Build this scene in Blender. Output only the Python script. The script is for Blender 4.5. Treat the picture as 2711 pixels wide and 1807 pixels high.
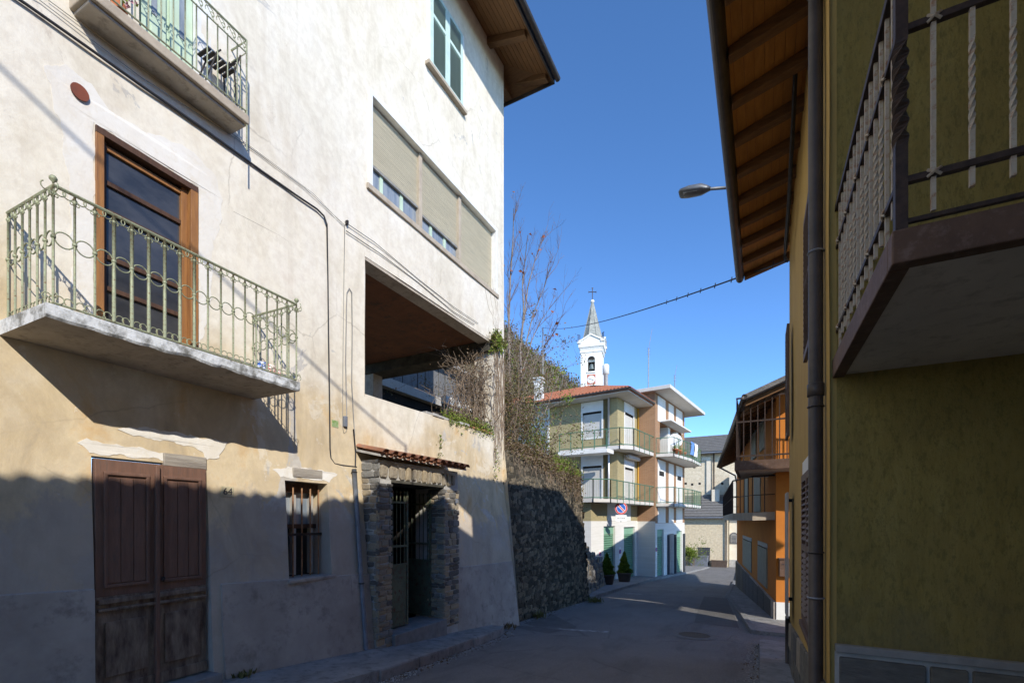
import bpy, math, random
import numpy as np
from mathutils import Matrix, Vector
from mathutils.geometry import tessellate_polygon

for o in list(bpy.data.objects): bpy.data.objects.remove(o, do_unlink=True)
SC = bpy.context.scene
COL = SC.collection
rnd = random.Random(7)
R = math.radians

# ------------------------------------------------------------------ camera, sky, sun, exposure
EYE = 1.72
YAW = math.atan(652.5/1250)            # the camera looks this far left of the street axis (+Y)
CAM_F, CAM_CX, CAM_HY = 1084.5, 1176.0, 1193.0
cam = bpy.data.cameras.new('camera'); camo = bpy.data.objects.new('camera', cam); COL.objects.link(camo)
camo.location = (0, 0, EYE); camo.rotation_euler = (R(90), 0, YAW)
cam.sensor_fit = 'HORIZONTAL'; cam.sensor_width = 36.0; cam.lens = 36.0*1250/2711
cam.shift_y = 0.1739; cam.clip_start = 0.05; cam.clip_end = 2000
SC.camera = camo

SUN = Vector((-0.6877, 0.5100, -0.5166)).normalized()       # direction the light travels
SUN_EL = math.asin(-SUN.z)
w = bpy.data.worlds.new('World'); SC.world = w; w.use_nodes = True
nt = w.node_tree; bg = nt.nodes['Background']
sky = nt.nodes.new('ShaderNodeTexSky'); sky.sky_type = 'NISHITA'; sky.sun_disc = False
sky.sun_elevation = SUN_EL; sky.sun_rotation = math.atan2(-SUN.x, -SUN.y)
sky.altitude = 1500; sky.air_density = 0.68; sky.dust_density = 0.0; sky.ozone_density = 3.5
hsv = nt.nodes.new('ShaderNodeHueSaturation'); hsv.inputs['Saturation'].default_value = 1.12
nt.links.new(sky.outputs[0], hsv.inputs['Color']); nt.links.new(hsv.outputs[0], bg.inputs[0]); bg.inputs[1].default_value = 0.15; hsv.inputs['Hue'].default_value = 0.5
sl = bpy.data.lights.new('sun', 'SUN'); sl.energy = 2.25; sl.angle = R(0.53); sl.color = (1.0, 0.94, 0.84)
so = bpy.data.objects.new('sun', sl); COL.objects.link(so)
so.rotation_euler = SUN.to_track_quat('-Z', 'Y').to_euler(); so.location = (20, -20, 30)
vs = SC.view_settings
vs.view_transform = 'Standard'; vs.look = 'None'; vs.gamma = 1.0; vs.exposure = 1.22; vs.use_curve_mapping = False
SC.render.engine = 'CYCLES'

# ------------------------------------------------------------------ helpers
ca, sa = math.cos(YAW), math.sin(YAW)
def ray(px, py):
    X = (px-CAM_CX)/CAM_F; Z = (CAM_HY-py)/CAM_F
    return Vector((X*ca-sa, X*sa+ca, Z))
ORG = Vector((0, 0, EYE))
def hit(px, py, p, n):
    d = ray(px, py); t = (Vector(p)-ORG).dot(n)/d.dot(n); return ORG+d*t
def onx(px, py, x): return hit(px, py, (x, 0, 0), Vector((1, 0, 0)))
def ony(px, py, y): return hit(px, py, (0, y, 0), Vector((0, 1, 0)))
def depth(px, py, k): return ORG+ray(px, py)*k

def ground(y):
    return float(np.interp(y, [-60, 0, 3.5, 10.5, 15, 26, 50, 100, 400], [3, 0, -.25, -.87, -1.06, -1.8, -2.8, -3, -3]))

class Frame:
    """a vertical facade plane: s runs along it, d out of it, h up"""
    def __init__(s, x, y, ang):
        a = R(ang); s.p = Vector((x, y, 0)); s.u = Vector((math.sin(a), math.cos(a), 0)); s.n = Vector((math.cos(a), -math.sin(a), 0)); s.ang = ang
    def at(s, px, py, d=0):
        P = hit(px, py, s.p+s.n*d, s.n); return ((P-s.p).dot(s.u), P.z)
    def w(s, S, d, h): return s.p+s.u*S+s.n*d+Vector((0, 0, h))
    def sub(s, S, d, ang):
        q = s.w(S, d, 0); return Frame(q.x, q.y, s.ang+ang)
WORLD = Frame(0, 0, 0); WORLD.u = Vector((1, 0, 0)); WORLD.n = Vector((0, 1, 0))   # s=x, d=y, h=z

class MB:
    def __init__(s): s.v = []; s.f = []; s.m = []
    def add(s, vs, fs, m=0):
        b = len(s.v); s.v += [tuple(q) for q in vs]; s.f += [tuple(b+i for i in f) for f in fs]; s.m += [m]*len(fs); return s
    def box(s, F, s0, s1, d0, d1, h0, h1, m=0):
        P = [F.w(a, b, c) for c in (h0, h1) for b in (d0, d1) for a in (s0, s1)]
        return s.add(P, [(0,2,3,1),(4,5,7,6),(0,1,5,4),(2,6,7,3),(0,4,6,2),(1,3,7,5)], m)
    def hexa(s, P, m=0):   # P: 4 bottom then 4 top, same order
        return s.add(P, [(3,2,1,0),(4,5,6,7),(0,1,5,4),(1,2,6,5),(2,3,7,6),(3,0,4,7)], m)
    def quad(s, a, b, c, d, m=0): return s.add([a, b, c, d], [(0,1,2,3)], m)
    def prism(s, pts, vec, m=0):
        n = len(pts); v = Vector(vec); P = [Vector(q) for q in pts]
        return s.add(P+[q+v for q in P], [tuple(range(n))[::-1], tuple(range(n, 2*n))]+[(i, (i+1) % n, n+(i+1) % n, n+i) for i in range(n)], m)
    def tube(s, pts, r, n=6, m=0, closed=False, r1=None):
        P = [Vector(q) for q in pts]; N = len(P); vs = []; up = None
        for i, p in enumerate(P):
            if closed: t = P[(i+1) % N]-P[i-1]
            else: t = P[min(i+1, N-1)]-P[max(i-1, 0)]
            if t.length < 1e-9: t = Vector((0, 0, 1))
            t.normalize()
            if up is None:
                up = Vector((0, 0, 1)) if abs(t.z) < .9 else Vector((1, 0, 0))
            a = t.cross(up)
            if a.length < 1e-4: a = t.cross(Vector((0, 1, .3)))
            a.normalize(); b = a.cross(t); up = b
            rr = r if r1 is None else r+(r1-r)*i/max(1, N-1)
            for k in range(n):
                q = 2*math.pi*k/n; vs.append(p+a*(rr*math.cos(q))+b*(rr*math.sin(q)))
        fs = []
        for i in range(N if closed else N-1):
            j = (i+1) % N
            for k in range(n):
                fs.append((i*n+k, i*n+(k+1) % n, j*n+(k+1) % n, j*n+k))
        if not closed: fs += [tuple(range(n)), tuple((N-1)*n+k for k in range(n))[::-1]]
        return s.add(vs, fs, m)
    def ring(s, c, a, b, rad, r, n=14, m=0, a0=0, a1=2*math.pi, sides=5):
        c = Vector(c); full = abs(a1-a0) > 6.28
        N = n if full else n+1
        pts = [c+Vector(a)*(rad*math.cos(a0+(a1-a0)*i/n))+Vector(b)*(rad*math.sin(a0+(a1-a0)*i/n)) for i in range(N)]
        return s.tube(pts, r, sides, m, full)
    def lathe(s, c, prof, n=16, m=0, ax=None):
        c = Vector(c); vs = []; N = len(prof)
        for r, z in prof:
            for k in range(n):
                q = 2*math.pi*k/n; vs.append(c+Vector((r*math.cos(q), r*math.sin(q), z)))
        fs = [(i*n+k, i*n+(k+1) % n, (i+1)*n+(k+1) % n, (i+1)*n+k) for i in range(N-1) for k in range(n)]
        fs += [tuple(range(n))[::-1], tuple((N-1)*n+k for k in range(n))]
        return s.add(vs, fs, m)
    def disc(s, c, a, b, rad, vec, n=28, m=0):
        c = Vector(c); return s.prism([c+Vector(a)*(rad*math.cos(2*math.pi*i/n))+Vector(b)*(rad*math.sin(2*math.pi*i/n)) for i in range(n)], vec, m)
    def mesh(s, name, mats, smooth=False):
        me = bpy.data.meshes.new(name); me.from_pydata(s.v, [], s.f)
        mats = mats if isinstance(mats, (list, tuple)) else [mats]
        for q in mats: me.materials.append(q)
        if len(mats) > 1: me.polygons.foreach_set('material_index', s.m)
        if smooth: me.polygons.foreach_set('use_smooth', [True]*len(me.polygons))
        me.update(); return me
    def build(s, name, mats, parent=None, smooth=False, bevel=0, label=None):
        o = bpy.data.objects.new(name, s.mesh(name, mats, smooth)); COL.objects.link(o); adopt(o, parent)
        if bevel:
            b = o.modifiers.new('edge', 'BEVEL'); b.width = bevel; b.segments = 2; b.limit_method = 'ANGLE'; b.angle_limit = R(40)
        if label: o['label'] = label
        return o

def adopt(o, parent):
    if parent is None: return
    o.parent = parent
    if parent.parent is None and parent.type == 'EMPTY':
        o.matrix_parent_inverse = Matrix.Translation(-parent.location)
def thing(name, label, cat, loc=(0, 0, 0), group=None):
    o = bpy.data.objects.new(name, None); COL.objects.link(o); o.location = loc; o.empty_display_size = .2
    o['label'] = label; o['category'] = cat
    if group: o['group'] = group
    return o
def tag(o, label, cat, group=None, kind=None):
    o['label'] = label; o['category'] = cat
    if group: o['group'] = group
    if kind: o['kind'] = kind
    return o
def struct(name, mb, mat, parent=None, smooth=False):
    o = mb.build(name, mat, parent, smooth)
    if parent is None: o['kind'] = 'structure'
    return o
def place(name, me, mat4, parent):
    o = bpy.data.objects.new(name, me); COL.objects.link(o); adopt(o, parent); o.matrix_basis = mat4; return o
def frame_mat(F, s, d, h, scale=(1, 1, 1), roll=0):
    m = Matrix(((F.u.x, F.n.x, 0), (F.u.y, F.n.y, 0), (0, 0, 1))).to_4x4()
    m.translation = F.w(s, d, h)
    return m @ Matrix.Rotation(roll, 4, 'Y') @ Matrix.Diagonal((*scale, 1))
def text_mesh(name, txt, size, mat, extrude=.002):
    c = bpy.data.curves.new(name, 'FONT'); c.body = txt; c.size = size; c.align_x = 'CENTER'; c.align_y = 'CENTER'; c.extrude = extrude
    o = bpy.data.objects.new(name, c); COL.objects.link(o)
    bpy.context.view_layer.update()
    me = bpy.data.meshes.new_from_object(o.evaluated_get(bpy.context.evaluated_depsgraph_get()))
    bpy.data.objects.remove(o, do_unlink=True); bpy.data.curves.remove(c)
    me.materials.clear(); me.materials.append(mat); me.name = name
    return me
def text_on(F, txt, size, mat, s, d, h, parent, name='lettering'):
    """text lying on facade F, read from outside. Outside viewer sees s running to the right when dir is -s? handled by flip"""
    me = text_mesh(name, txt, size, mat)
    # text x axis -> +u (the viewer on the +n side sees u pointing right because n is to the right of u ... so x -> u)
    m = Matrix(((F.u.x, 0, F.n.x), (F.u.y, 0, F.n.y), (0, 1, 0))).to_4x4(); m.translation = F.w(s, d, h)
    return place(name, me, m, parent)

# ------------------------------------------------------------------ materials
def lin(c):
    if isinstance(c, str):
        c = [int(c[i:i+2], 16)/255 for i in (0, 2, 4)]
        return tuple((x/12.92 if x <= .04045 else ((x+.055)/1.055)**2.4) for x in c)
    return tuple(c)
class NT:
    def __init__(s, name):
        s.m = bpy.data.materials.new(name); s.m.use_nodes = True; s.t = s.m.node_tree
        s.b = s.t.nodes['Principled BSDF']; s.tc = s.t.nodes.new('ShaderNodeTexCoord')
    def n(s, kind, **kw):
        q = s.t.nodes.new(kind)
        for k, v in kw.items():
            if k in q.inputs.keys(): q.inputs[k].default_value = v
            else: setattr(q, k, v)
        return q
    def l(s, a, b): s.t.links.new(a, b)
    def coord(s, scale=(1, 1, 1)):
        mp = s.n('ShaderNodeMapping'); s.l(s.tc.outputs['Object'], mp.inputs[0]); mp.inputs['Scale'].default_value = scale; return mp.outputs[0]
    def noise(s, scale, detail=6, rough=.6, stretch=(1, 1, 1), dist=0):
        q = s.n('ShaderNodeTexNoise', Scale=scale, Detail=detail, Roughness=rough, Distortion=dist); s.l(s.coord(stretch), q.inputs[0]); return q.outputs[0]
    def ramp(s, f, stops):
        q = s.n('ShaderNodeValToRGB'); e = q.color_ramp.elements
        while len(e) < len(stops): e.new(.5)
        for i, (p, c) in enumerate(stops): e[i].position = p; e[i].color = (*lin(c), 1) if not isinstance(c, float) else (c, c, c, 1)
        s.l(f, q.inputs[0]); return q.outputs[0]
    def mix(s, f, a, b, blend='MIX'):
        q = s.n('ShaderNodeMix', data_type='RGBA', blend_type=blend)
        for v, i in ((f, 0), (a, 6), (b, 7)):
            if hasattr(v, 'is_output'): s.l(v, q.inputs[i])
            elif i == 0: q.inputs[0].default_value = v
            else: q.inputs[i].default_value = (*lin(v), 1)
        return q.outputs[2]
    def zval(s, h0, h1, axis='Z'):
        q = s.n('ShaderNodeSeparateXYZ'); s.l(s.tc.outputs['Object'], q.inputs[0])
        r_ = s.n('ShaderNodeMapRange'); s.l(q.outputs[axis], r_.inputs[0]); r_.inputs[1].default_value = h0; r_.inputs[2].default_value = h1; return r_.outputs[0]
    def math(s, op, a, b):
        q = s.n('ShaderNodeMath', operation=op)
        for i, v in enumerate((a, b)):
            if hasattr(v, 'is_output'): s.l(v, q.inputs[i])
            else: q.inputs[i].default_value = v
        return q.outputs[0]
    def bump(s, f, strength, dist=.01):
        q = s.n('ShaderNodeBump', Strength=strength, Distance=dist); s.l(f, q.inputs['Height'])
        if s.b.inputs['Normal'].is_linked: s.l(s.b.inputs['Normal'].links[0].from_socket, q.inputs['Normal'])
        s.l(q.outputs[0], s.b.inputs['Normal'])
    def done(s, col, rough=.85, metal=0, spec=.3):
        if hasattr(col, 'is_output'): s.l(col, s.b.inputs['Base Color'])
        else: s.b.inputs['Base Color'].default_value = (*lin(col), 1)
        s.b.inputs['Roughness'].default_value = rough; s.b.inputs['Metallic'].default_value = metal; s.b.inputs['Specular IOR Level'].default_value = spec
        return s.m
def simple(name, c1, c2=None, scale=6, rough=.85, bump=0, bscale=50, metal=0, stretch=(1, 1, 1), lo=.35, hi=.65, bd=.01, spec=.3, c3=None):
    t = NT(name)
    if c2 is None: col = c1
    else:
        col = t.ramp(t.noise(scale, 8, .65, stretch), [(lo, c1), (hi, c2)])
        if c3 is not None: col = t.mix(t.ramp(t.noise(scale*3.1, 6, .7, stretch), [(.52, 0.0), (.68, 1.0)]), col, c3)
    if bump: t.bump(t.noise(bscale, 5, .6, stretch), bump, bd)
    return t.done(col, rough, metal, spec)

MT = {}
def cracks(t, scale, width, mask_scale, lo, hi, stretch=(1, 1, 1)):
    """thin irregular crack lines, only in some places"""
    nz = t.n('ShaderNodeTexNoise', Scale=scale*1.6, Detail=5.0, Roughness=.65); t.l(t.coord(stretch), nz.inputs[0])
    mv = t.n('ShaderNodeMix', data_type='VECTOR'); mv.inputs[0].default_value = .22; t.l(t.coord(stretch), mv.inputs[4]); t.l(nz.outputs[1], mv.inputs[5])
    vo = t.n('ShaderNodeTexVoronoi', feature='DISTANCE_TO_EDGE', Scale=scale); t.l(mv.outputs[1], vo.inputs['Vector'])
    line = t.ramp(vo.outputs[0], [(0.0, 1.0), (width, 0.0)]); mask = t.ramp(t.noise(mask_scale, 4, .6), [(lo, 0.0), (hi, 1.0)])
    return t.math('MULTIPLY', line, mask)
def mk_plaster():
    t = NT('old_plaster')
    big = t.noise(.55, 6, .6); med = t.noise(1.7, 8, .65, (1, 1, .6), .6); fine = t.noise(9, 8, .7)
    white = t.ramp(med, [(.28, (.60, .545, .435)), (.46, (.715, .66, .55)), (.60, (.75, .705, .61)), (.76, (.73, .665, .575))])
    yel = t.ramp(med, [(.28, (.38, .31, .22)), (.40, (.52, .415, .265)), (.55, (.63, .52, .35)), (.66, (.60, .43, .235)), (.78, (.50, .32, .16))])
    zz = t.math('ADD', t.zval(2.0, 5.2), t.math('MULTIPLY', t.math('SUBTRACT', big, .5), 2.0))
    col = t.mix(t.ramp(zz, [(.30, 0.0), (.62, 1.0)]), yel, white)
    # washed-out cement repairs with sharp edges, more of them low down
    grey = t.ramp(fine, [(.3, (.40, .385, .36)), (.7, (.54, .525, .50))])
    gm = t.math('SUBTRACT', t.noise(.8, 9, .66, (1, 1, .8), 1.2), t.math('MULTIPLY', t.zval(.6, 4.2), .17))
    col = t.mix(t.ramp(gm, [(.485, 0.0), (.50, .8)]), col, grey)
    # flaked second coat: sharp pale islands
    fl = t.noise(1.5, 10, .72, (1, 1, 1), .5); col = t.mix(t.ramp(fl, [(.600, 0.0), (.612, .55)]), col, (.72, .66, .55)); t.bump(t.ramp(fl, [(.598, 0.0), (.612, 1.0)]), .35, .006)
    low = t.ramp(t.math('ADD', t.zval(2.3, 1.3), t.math('MULTIPLY', t.math('SUBTRACT', t.noise(.9, 8, .7, (1, 1, .7), .4), .5), 2.6)), [(.45, 0.0), (.62, .8)])
    col = t.mix(low, col, t.ramp(med, [(.35, (.36, .31, .26)), (.65, (.49, .43, .36))]))
    st = t.noise(3.2, 6, .65, (1, 1, .05)); col = t.mix(t.ramp(st, [(.55, 0.0), (.73, .28)]), col, (.44, .36, .265))
    st2 = t.noise(7.5, 5, .6, (1, 1, .035)); col = t.mix(t.ramp(st2, [(.64, 0.0), (.74, .20)]), col, (.36, .30, .23))
    col = t.mix(t.ramp(fine, [(.40, .22), (.58, 0.0)]), col, (.42, .35, .27))
    cr = cracks(t, .75, .006, .5, .50, .60); col = t.mix(t.math('MULTIPLY', cr, .45), col, (.26, .22, .17)); t.bump(cr, -.4, .008)
    t.bump(t.noise(2.2, 6, .6), .3, .03); t.bump(t.noise(34, 6, .65), .28, .008)
    return t.done(col, .92, 0, .15)
MT['plaster'] = mk_plaster()
MT['patch'] = simple('fresh_white_plaster', (.73, .705, .655), (.68, .635, .56), 2, .9, .5, 16, c3=(.66, .61, .52))
MT['plinth'] = simple('cement_plinth', (.33, .288, .25), (.45, .40, .35), 1.4, .92, .5, 24, c3=(.25, .22, .195))
def mk_asphalt():
    t = NT('asphalt')
    col = t.ramp(t.noise(.6, 9, .7), [(.3, (.150, .142, .134)), (.5, (.185, .176, .166)), (.7, (.215, .205, .193))])
    col = t.mix(t.ramp(t.noise(120, 4, .75), [(.50, 0.0), (.66, .75)]), col, (.36, .345, .325))
    col = t.mix(t.ramp(t.noise(95, 3, .75), [(.36, .7), (.46, 0.0)]), col, (.05, .05, .05))
    col = t.mix(t.ramp(t.noise(1.6, 8, .72, (1, .22, 1)), [(.52, 0.0), (.66, .55)]), col, (.105, .10, .096))
    col = t.mix(t.ramp(t.noise(3.5, 9, .75), [(.60, 0.0), (.66, .5)]), col, (.25, .235, .21))
    cr = cracks(t, .55, .010, .35, .46, .56); col = t.mix(t.math('MULTIPLY', cr, .5), col, (.06, .058, .055)); t.bump(cr, -.6, .012)
    t.bump(t.noise(150, 3, .65), .6, .008); t.bump(t.noise(1.2, 4, .6), .3, .03)
    return t.done(col, .85, 0, .3)
MT['asphalt'] = mk_asphalt()
MT['asphalt_new'] = simple('asphalt_patch', (.115, .11, .104), (.15, .143, .135), 3, .88, .6, 140)
MT['pave'] = simple('concrete_pavement', (.20, .195, .185), (.31, .30, .285), 2.2, .9, .5, 60, c3=(.13, .125, .12))
MT['kerb'] = simple('kerb_stone', (.17, .165, .16), (.25, .245, .235), 7, .9, .35, 80)
MT['earth'] = simple('earth', (.10, .085, .06), (.17, .15, .09), 2.5, .95, .6, 20, c3=(.09, .11, .04))
MT['paint_line'] = simple('worn_road_paint', (.13, .13, .13), (.45, .45, .43), 9, .8, .2, 90, lo=.38, hi=.6)
MT['iron'] = simple('sage_green_iron', (.34, .37, .24), (.27, .29, .20), 16, .6, .25, 90, .3, c3=(.17, .085, .035))
MT['iron_dark'] = simple('black_iron', (.020, .020, .022), (.05, .04, .035), 25, .55, .2, 90, .4)
MT['rail_brown'] = simple('dark_brown_iron', (.035, .024, .020), (.07, .045, .035), 25, .55, .2, 90, .2)
MT['baluster_white'] = simple('chipped_white_iron', (.50, .44, .35), (.38, .31, .23), 11, .6, .25, 60, c3=(.30, .13, .05))
MT['rusty_bar'] = simple('rusted_bar', (.25, .12, .06), (.38, .22, .12), 14, .85, .4, 70)
MT['slab'] = simple('peeling_concrete_edge', (.60, .62, .64), (.18, .18, .17), 8, .9, .6, 30, lo=.44, hi=.62)
MT['slab_tan'] = simple('tan_concrete', (.47, .40, .31), (.36, .30, .23), 5, .9, .4, 30)
MT['soffit_grey'] = simple('grey_soffit_plaster', (.50, .44, .36), (.38, .33, .265), 3, .9, .3, 30, c3=(.27, .235, .19))
MT['brown_door'] = simple('worn_brown_door_paint', (.205, .112, .078), (.145, .08, .056), 5, .62, .3, 40, stretch=(4, 4, .5), c3=(.125, .085, .066))
MT['door_low'] = simple('weathered_bare_door_wood', (.085, .056, .042), (.27, .205, .15), 4, .8, .6, 30, stretch=(3, 3, .8))
MT['oak'] = simple('varnished_frame', (.34, .155, .045), (.22, .10, .04), 6, .5, .3, 50, stretch=(5, 5, .4))
MT['oak_dark'] = simple('dark_old_frame', (.10, .05, .028), (.06, .032, .02), 6, .6, .3, 50, stretch=(5, 5, .4))
MT['old_wood'] = simple('grey_old_wood', (.42, .38, .32), (.24, .21, .18), 3.5, .9, .8, 24, stretch=(.5, .5, 5))
MT['glass'] = simple('dusty_dark_glass', (.028, .030, .036), (.065, .066, .072), 2.0, .14, 0, spec=.6, stretch=(1, 1, 2))
MT['glass_grey'] = simple('curtained_glass', (.17, .21, .26), (.30, .33, .36), 4, .12, 0, spec=.6, stretch=(3, 3, .5))
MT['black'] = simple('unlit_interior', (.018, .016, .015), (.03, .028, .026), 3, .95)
MT['white_frame'] = simple('white_paint_frame', (.76, .76, .74), (.66, .65, .62), 6, .6, .1, 40)
MT['pale_green'] = simple('pale_green_paint', (.52, .64, .49), (.45, .56, .43), 4, .6, .15, 40)
MT['aqua'] = simple('aqua_shutter_paint', (.54, .68, .645), (.46, .60, .57), 6, .6, .1, 40)
MT['aqua_slat'] = simple('aqua_slat_paint', (.42, .50, .455), (.48, .56, .51), 6, .65, .1, 40)
MT['blind'] = simple('beige_roller_blind', (.62, .56, .42), (.53, .475, .35), 4, .7, .1, 30, stretch=(.3, .3, 6), c3=(.46, .42, .32))
MT['rafter'] = simple('dark_larch', (.20, .105, .042), (.13, .066, .03), 5, .75, .4, 30, stretch=(1, 6, 6))
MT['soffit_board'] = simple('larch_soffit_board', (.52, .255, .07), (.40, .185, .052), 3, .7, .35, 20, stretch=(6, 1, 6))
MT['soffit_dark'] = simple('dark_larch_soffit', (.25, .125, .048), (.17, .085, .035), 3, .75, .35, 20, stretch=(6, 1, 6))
MT['gutter'] = simple('brown_gutter', (.075, .062, .055), (.05, .042, .038), 6, .45, .05, 40, .25)
MT['tile'] = simple('clay_tile', (.42, .19, .105), (.31, .14, .085), 5, .88, .5, 40, c3=(.24, .185, .145))
MT['far_tile'] = simple('far_clay_tile', (.36, .125, .065), (.25, .09, .05), 3, .9, .5, 30, c3=(.30, .20, .13))
MT['steel'] = simple('bright_flue_steel', (.62, .63, .65), (.52, .53, .55), 4, .35, metal=.7)
MT['recess_shade'] = simple('shaded_brick_tone', (.16, .125, .055), (.12, .095, .045), 4, .9)  # brick colour darkened to stand for the shade beside the flue
MT['galv'] = simple('grey_zinc_pipe', (.24, .26, .30), (.16, .175, .20), 6, .5, .1, 30, .3)
MT['cable'] = simple('black_cable', (.022, .022, .026), (.04, .04, .044), 12, .6)
MT['cable_grey'] = simple('grey_conduit', (.30, .29, .27), (.20, .195, .185), 9, .7)
MT['mortar'] = simple('grey_mortar', (.34, .325, .30), (.47, .455, .425), 7, .95, .6, 30)
MT['mortar_dark'] = simple('dark_mossy_mortar', (.040, .038, .030), (.085, .078, .060), 4, .95, .8, 25)
STONES = [simple('rubble_stone_%s' % n, a, b, 7, .92, .7, 34) for n, a, b in (
    ('tan', (.36, .31, .23), (.24, .20, .15)), ('grey', (.28, .27, .25), (.18, .175, .16)), ('ochre', (.42, .345, .235), (.30, .24, .16)), ('dark', (.17, .155, .135), (.10, .095, .085)))]
WSTONES = [simple('wall_stone_%s' % n, a, b, 8, .95, .9, 28, c3=c) for n, a, b, c in (
    ('grey', (.155, .13, .093), (.075, .063, .045), (.04, .038, .022)), ('tan', (.28, .228, .155), (.125, .10, .068), (.05, .044, .026)), ('dark', (.08, .066, .048), (.046, .039, .029), (.03, .036, .016)))]
MT['cream_soffit'] = simple('cream_balcony_underside', (.62, .555, .45), (.52, .46, .37), 2.2, .9, .3, 30, c3=(.40, .345, .27))
MT['ochre'] = simple('ochre_plaster', (.50, .33, .10), (.42, .27, .085), 2.0, .9, .35, 60, stretch=(1, 1, .4))
def mk_olive():
    t = NT('olive_render')
    st = t.noise(11, 9, .8, (1, 1, .20)); col = t.ramp(st, [(.30, (.225, .168, .048)), (.48, (.29, .222, .064)), (.66, (.34, .265, .086))])
    col = t.mix(t.ramp(t.noise(.9, 8, .68), [(.42, 0.0), (.66, .6)]), col, (.205, .155, .055))
    col = t.mix(t.ramp(t.noise(2.4, 8, .75, (1, 1, .12)), [(.56, 0.0), (.70, .5)]), col, (.17, .145, .06))
    col = t.mix(t.ramp(t.noise(30, 6, .8, (1, 1, .4)), [(.38, .55), (.50, 0.0)]), col, (.12, .10, .035))
    col = t.mix(t.ramp(t.math('ADD', t.zval(1.7, .7), t.math('MULTIPLY', t.math('SUBTRACT', t.noise(3, 7, .7), .5), 1.6)), [(.45, 0.0), (.95, .45)]), col, (.16, .135, .075))
    t.bump(t.noise(16, 8, .78, (1, 1, .45)), 1.0, .022); t.bump(t.noise(70, 6, .7, (1, 1, .7)), .7, .008)
    return t.done(col, .9, 0, .2)
MT['olive'] = mk_olive()
MT['maroon'] = simple('brown_fascia_paint', (.135, .078, .050), (.095, .055, .037), 5, .65, .4, 26, c3=(.17, .11, .085))
MT['slabstone'] = [simple('base_slab_%d' % i, a, b, 6, .9, .6, 22, stretch=(1, 1, 3)) for i, (a, b) in enumerate((((.165, .152, .125), (.10, .094, .082)), ((.20, .18, .145), (.12, .11, .09)), ((.13, .125, .115), (.085, .082, .078))))]
MT['grey_cap'] = simple('grey_cap_stone', (.26, .255, .245), (.20, .195, .19), 9, .8, .2, 60)
MT['white_stucco'] = simple('white_stucco', (.76, .75, .72), (.68, .67, .64), 2, .9, .15, 60)
MT['shut_brown'] = simple('brown_louver_paint', (.135, .085, .066), (.095, .060, .048), 8, .6, .1, 40)
MT['white_wood'] = simple('grey_white_board', (.44, .42, .39), (.35, .33, .30), 6, .75, .3, 30, stretch=(5, 5, .5))
MT['orange'] = simple('orange_plaster', (.54, .19, .030), (.46, .155, .026), 1.5, .9, .2, 60)
MT['sage_shutter'] = simple('faded_sage_shutter', (.30, .29, .22), (.24, .23, .18), 6, .75, .2, 40)
def mk_brick(name, c1, c2, mort, sc=1.0, bh=.065, bw=.25):
    t = NT(name)
    q = t.n('ShaderNodeTexBrick', Scale=1.0); q.inputs['Color1'].default_value = (*c1, 1); q.inputs['Color2'].default_value = (*c2, 1); q.inputs['Mortar'].default_value = (*mort, 1)
    q.inputs['Mortar Size'].default_value = .008; q.inputs['Brick Width'].default_value = bw; q.inputs['Row Height'].default_value = bh
    sx = t.n('ShaderNodeSeparateXYZ'); t.l(t.tc.outputs['Object'], sx.inputs[0]); cx = t.n('ShaderNodeCombineXYZ')
    t.l(t.math('ADD', sx.outputs[0], sx.outputs[1]), cx.inputs[0]); t.l(sx.outputs[2], cx.inputs[1]); t.l(cx.outputs[0], q.inputs[0])
    col = t.mix(t.ramp(t.noise(1.5, 6, .7), [(.4, 0.0), (.7, .25)]), q.outputs[0], tuple(x*.6 for x in c1))
    t.bump(q.outputs[1], -.4, .01)
    return t.done(col, .85, 0, .2)
MT['ybrick'] = mk_brick('yellow_brick', (.45, .37, .19), (.39, .32, .16), (.30, .26, .18))
MT['rbrick'] = mk_brick('red_brown_brick', (.38, .205, .105), (.32, .17, .085), (.34, .26, .19))
MT['bwhite'] = simple('white_render', (.78, .77, .73), (.70, .69, .65), 1.6, .9, .1, 40)
MT['bstone'] = simple('white_stone_cladding', (.66, .64, .59), (.74, .72, .68), 2, .8, .1, 40, stretch=(.4, .4, 5))
MT['soffit_white'] = simple('white_eave', (.62, .59, .54), (.56, .53, .48), 2, .9)
MT['green_rail'] = simple('green_rail_paint', (.075, .165, .105), (.10, .20, .13), 12, .55)
MT['net'] = simple('green_rail_mesh', (.20, .27, .17), (.26, .31, .19), 12, .8)
MT['shutter_green'] = simple('green_garage_shutter', (.13, .26, .165), (.105, .22, .14), 3, .6, stretch=(1, 1, 3))
MT['shutter_top'] = simple('green_shutter_box', (.22, .40, .28), (.20, .37, .26), 3, .6)
MT['dark_metal'] = simple('dark_grey_metal', (.06, .065, .075), (.09, .095, .105), 5, .6, metal=.3)
MT['stone_house'] = simple('pale_rubble_facade', (.74, .63, .44), (.54, .44, .29), 5, .95, .9, 9, c3=(.66, .60, .48), bd=.05)
MT['church_stone'] = simple('pale_church_stone', (.74, .64, .47), (.58, .49, .34), 3, .95, .7, 5, c3=(.80, .72, .57), bd=.04)
MT['plain_pale'] = simple('pale_render', (.77, .69, .55), (.69, .61, .47), 2, .95, .2, 20)
MT['slate'] = simple('slate_roof', (.15, .143, .135), (.23, .22, .205), 4, .88, .9, 14, stretch=(1, 1, 5), c3=(.10, .097, .094), bd=.04)
MT['tower_white'] = simple('tower_white', (.80, .80, .78), (.74, .74, .72), .8, .9)
MT['spire'] = simple('lichen_spire_stone', (.35, .355, .325), (.22, .225, .205), .9, .95, .3, 4, c3=(.46, .47, .43))
MT['sign_red'] = simple('sign_red', (.60, .05, .045), rough=.4)
MT['sign_blue'] = simple('sign_blue', (.02, .12, .50), rough=.4)
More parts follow.
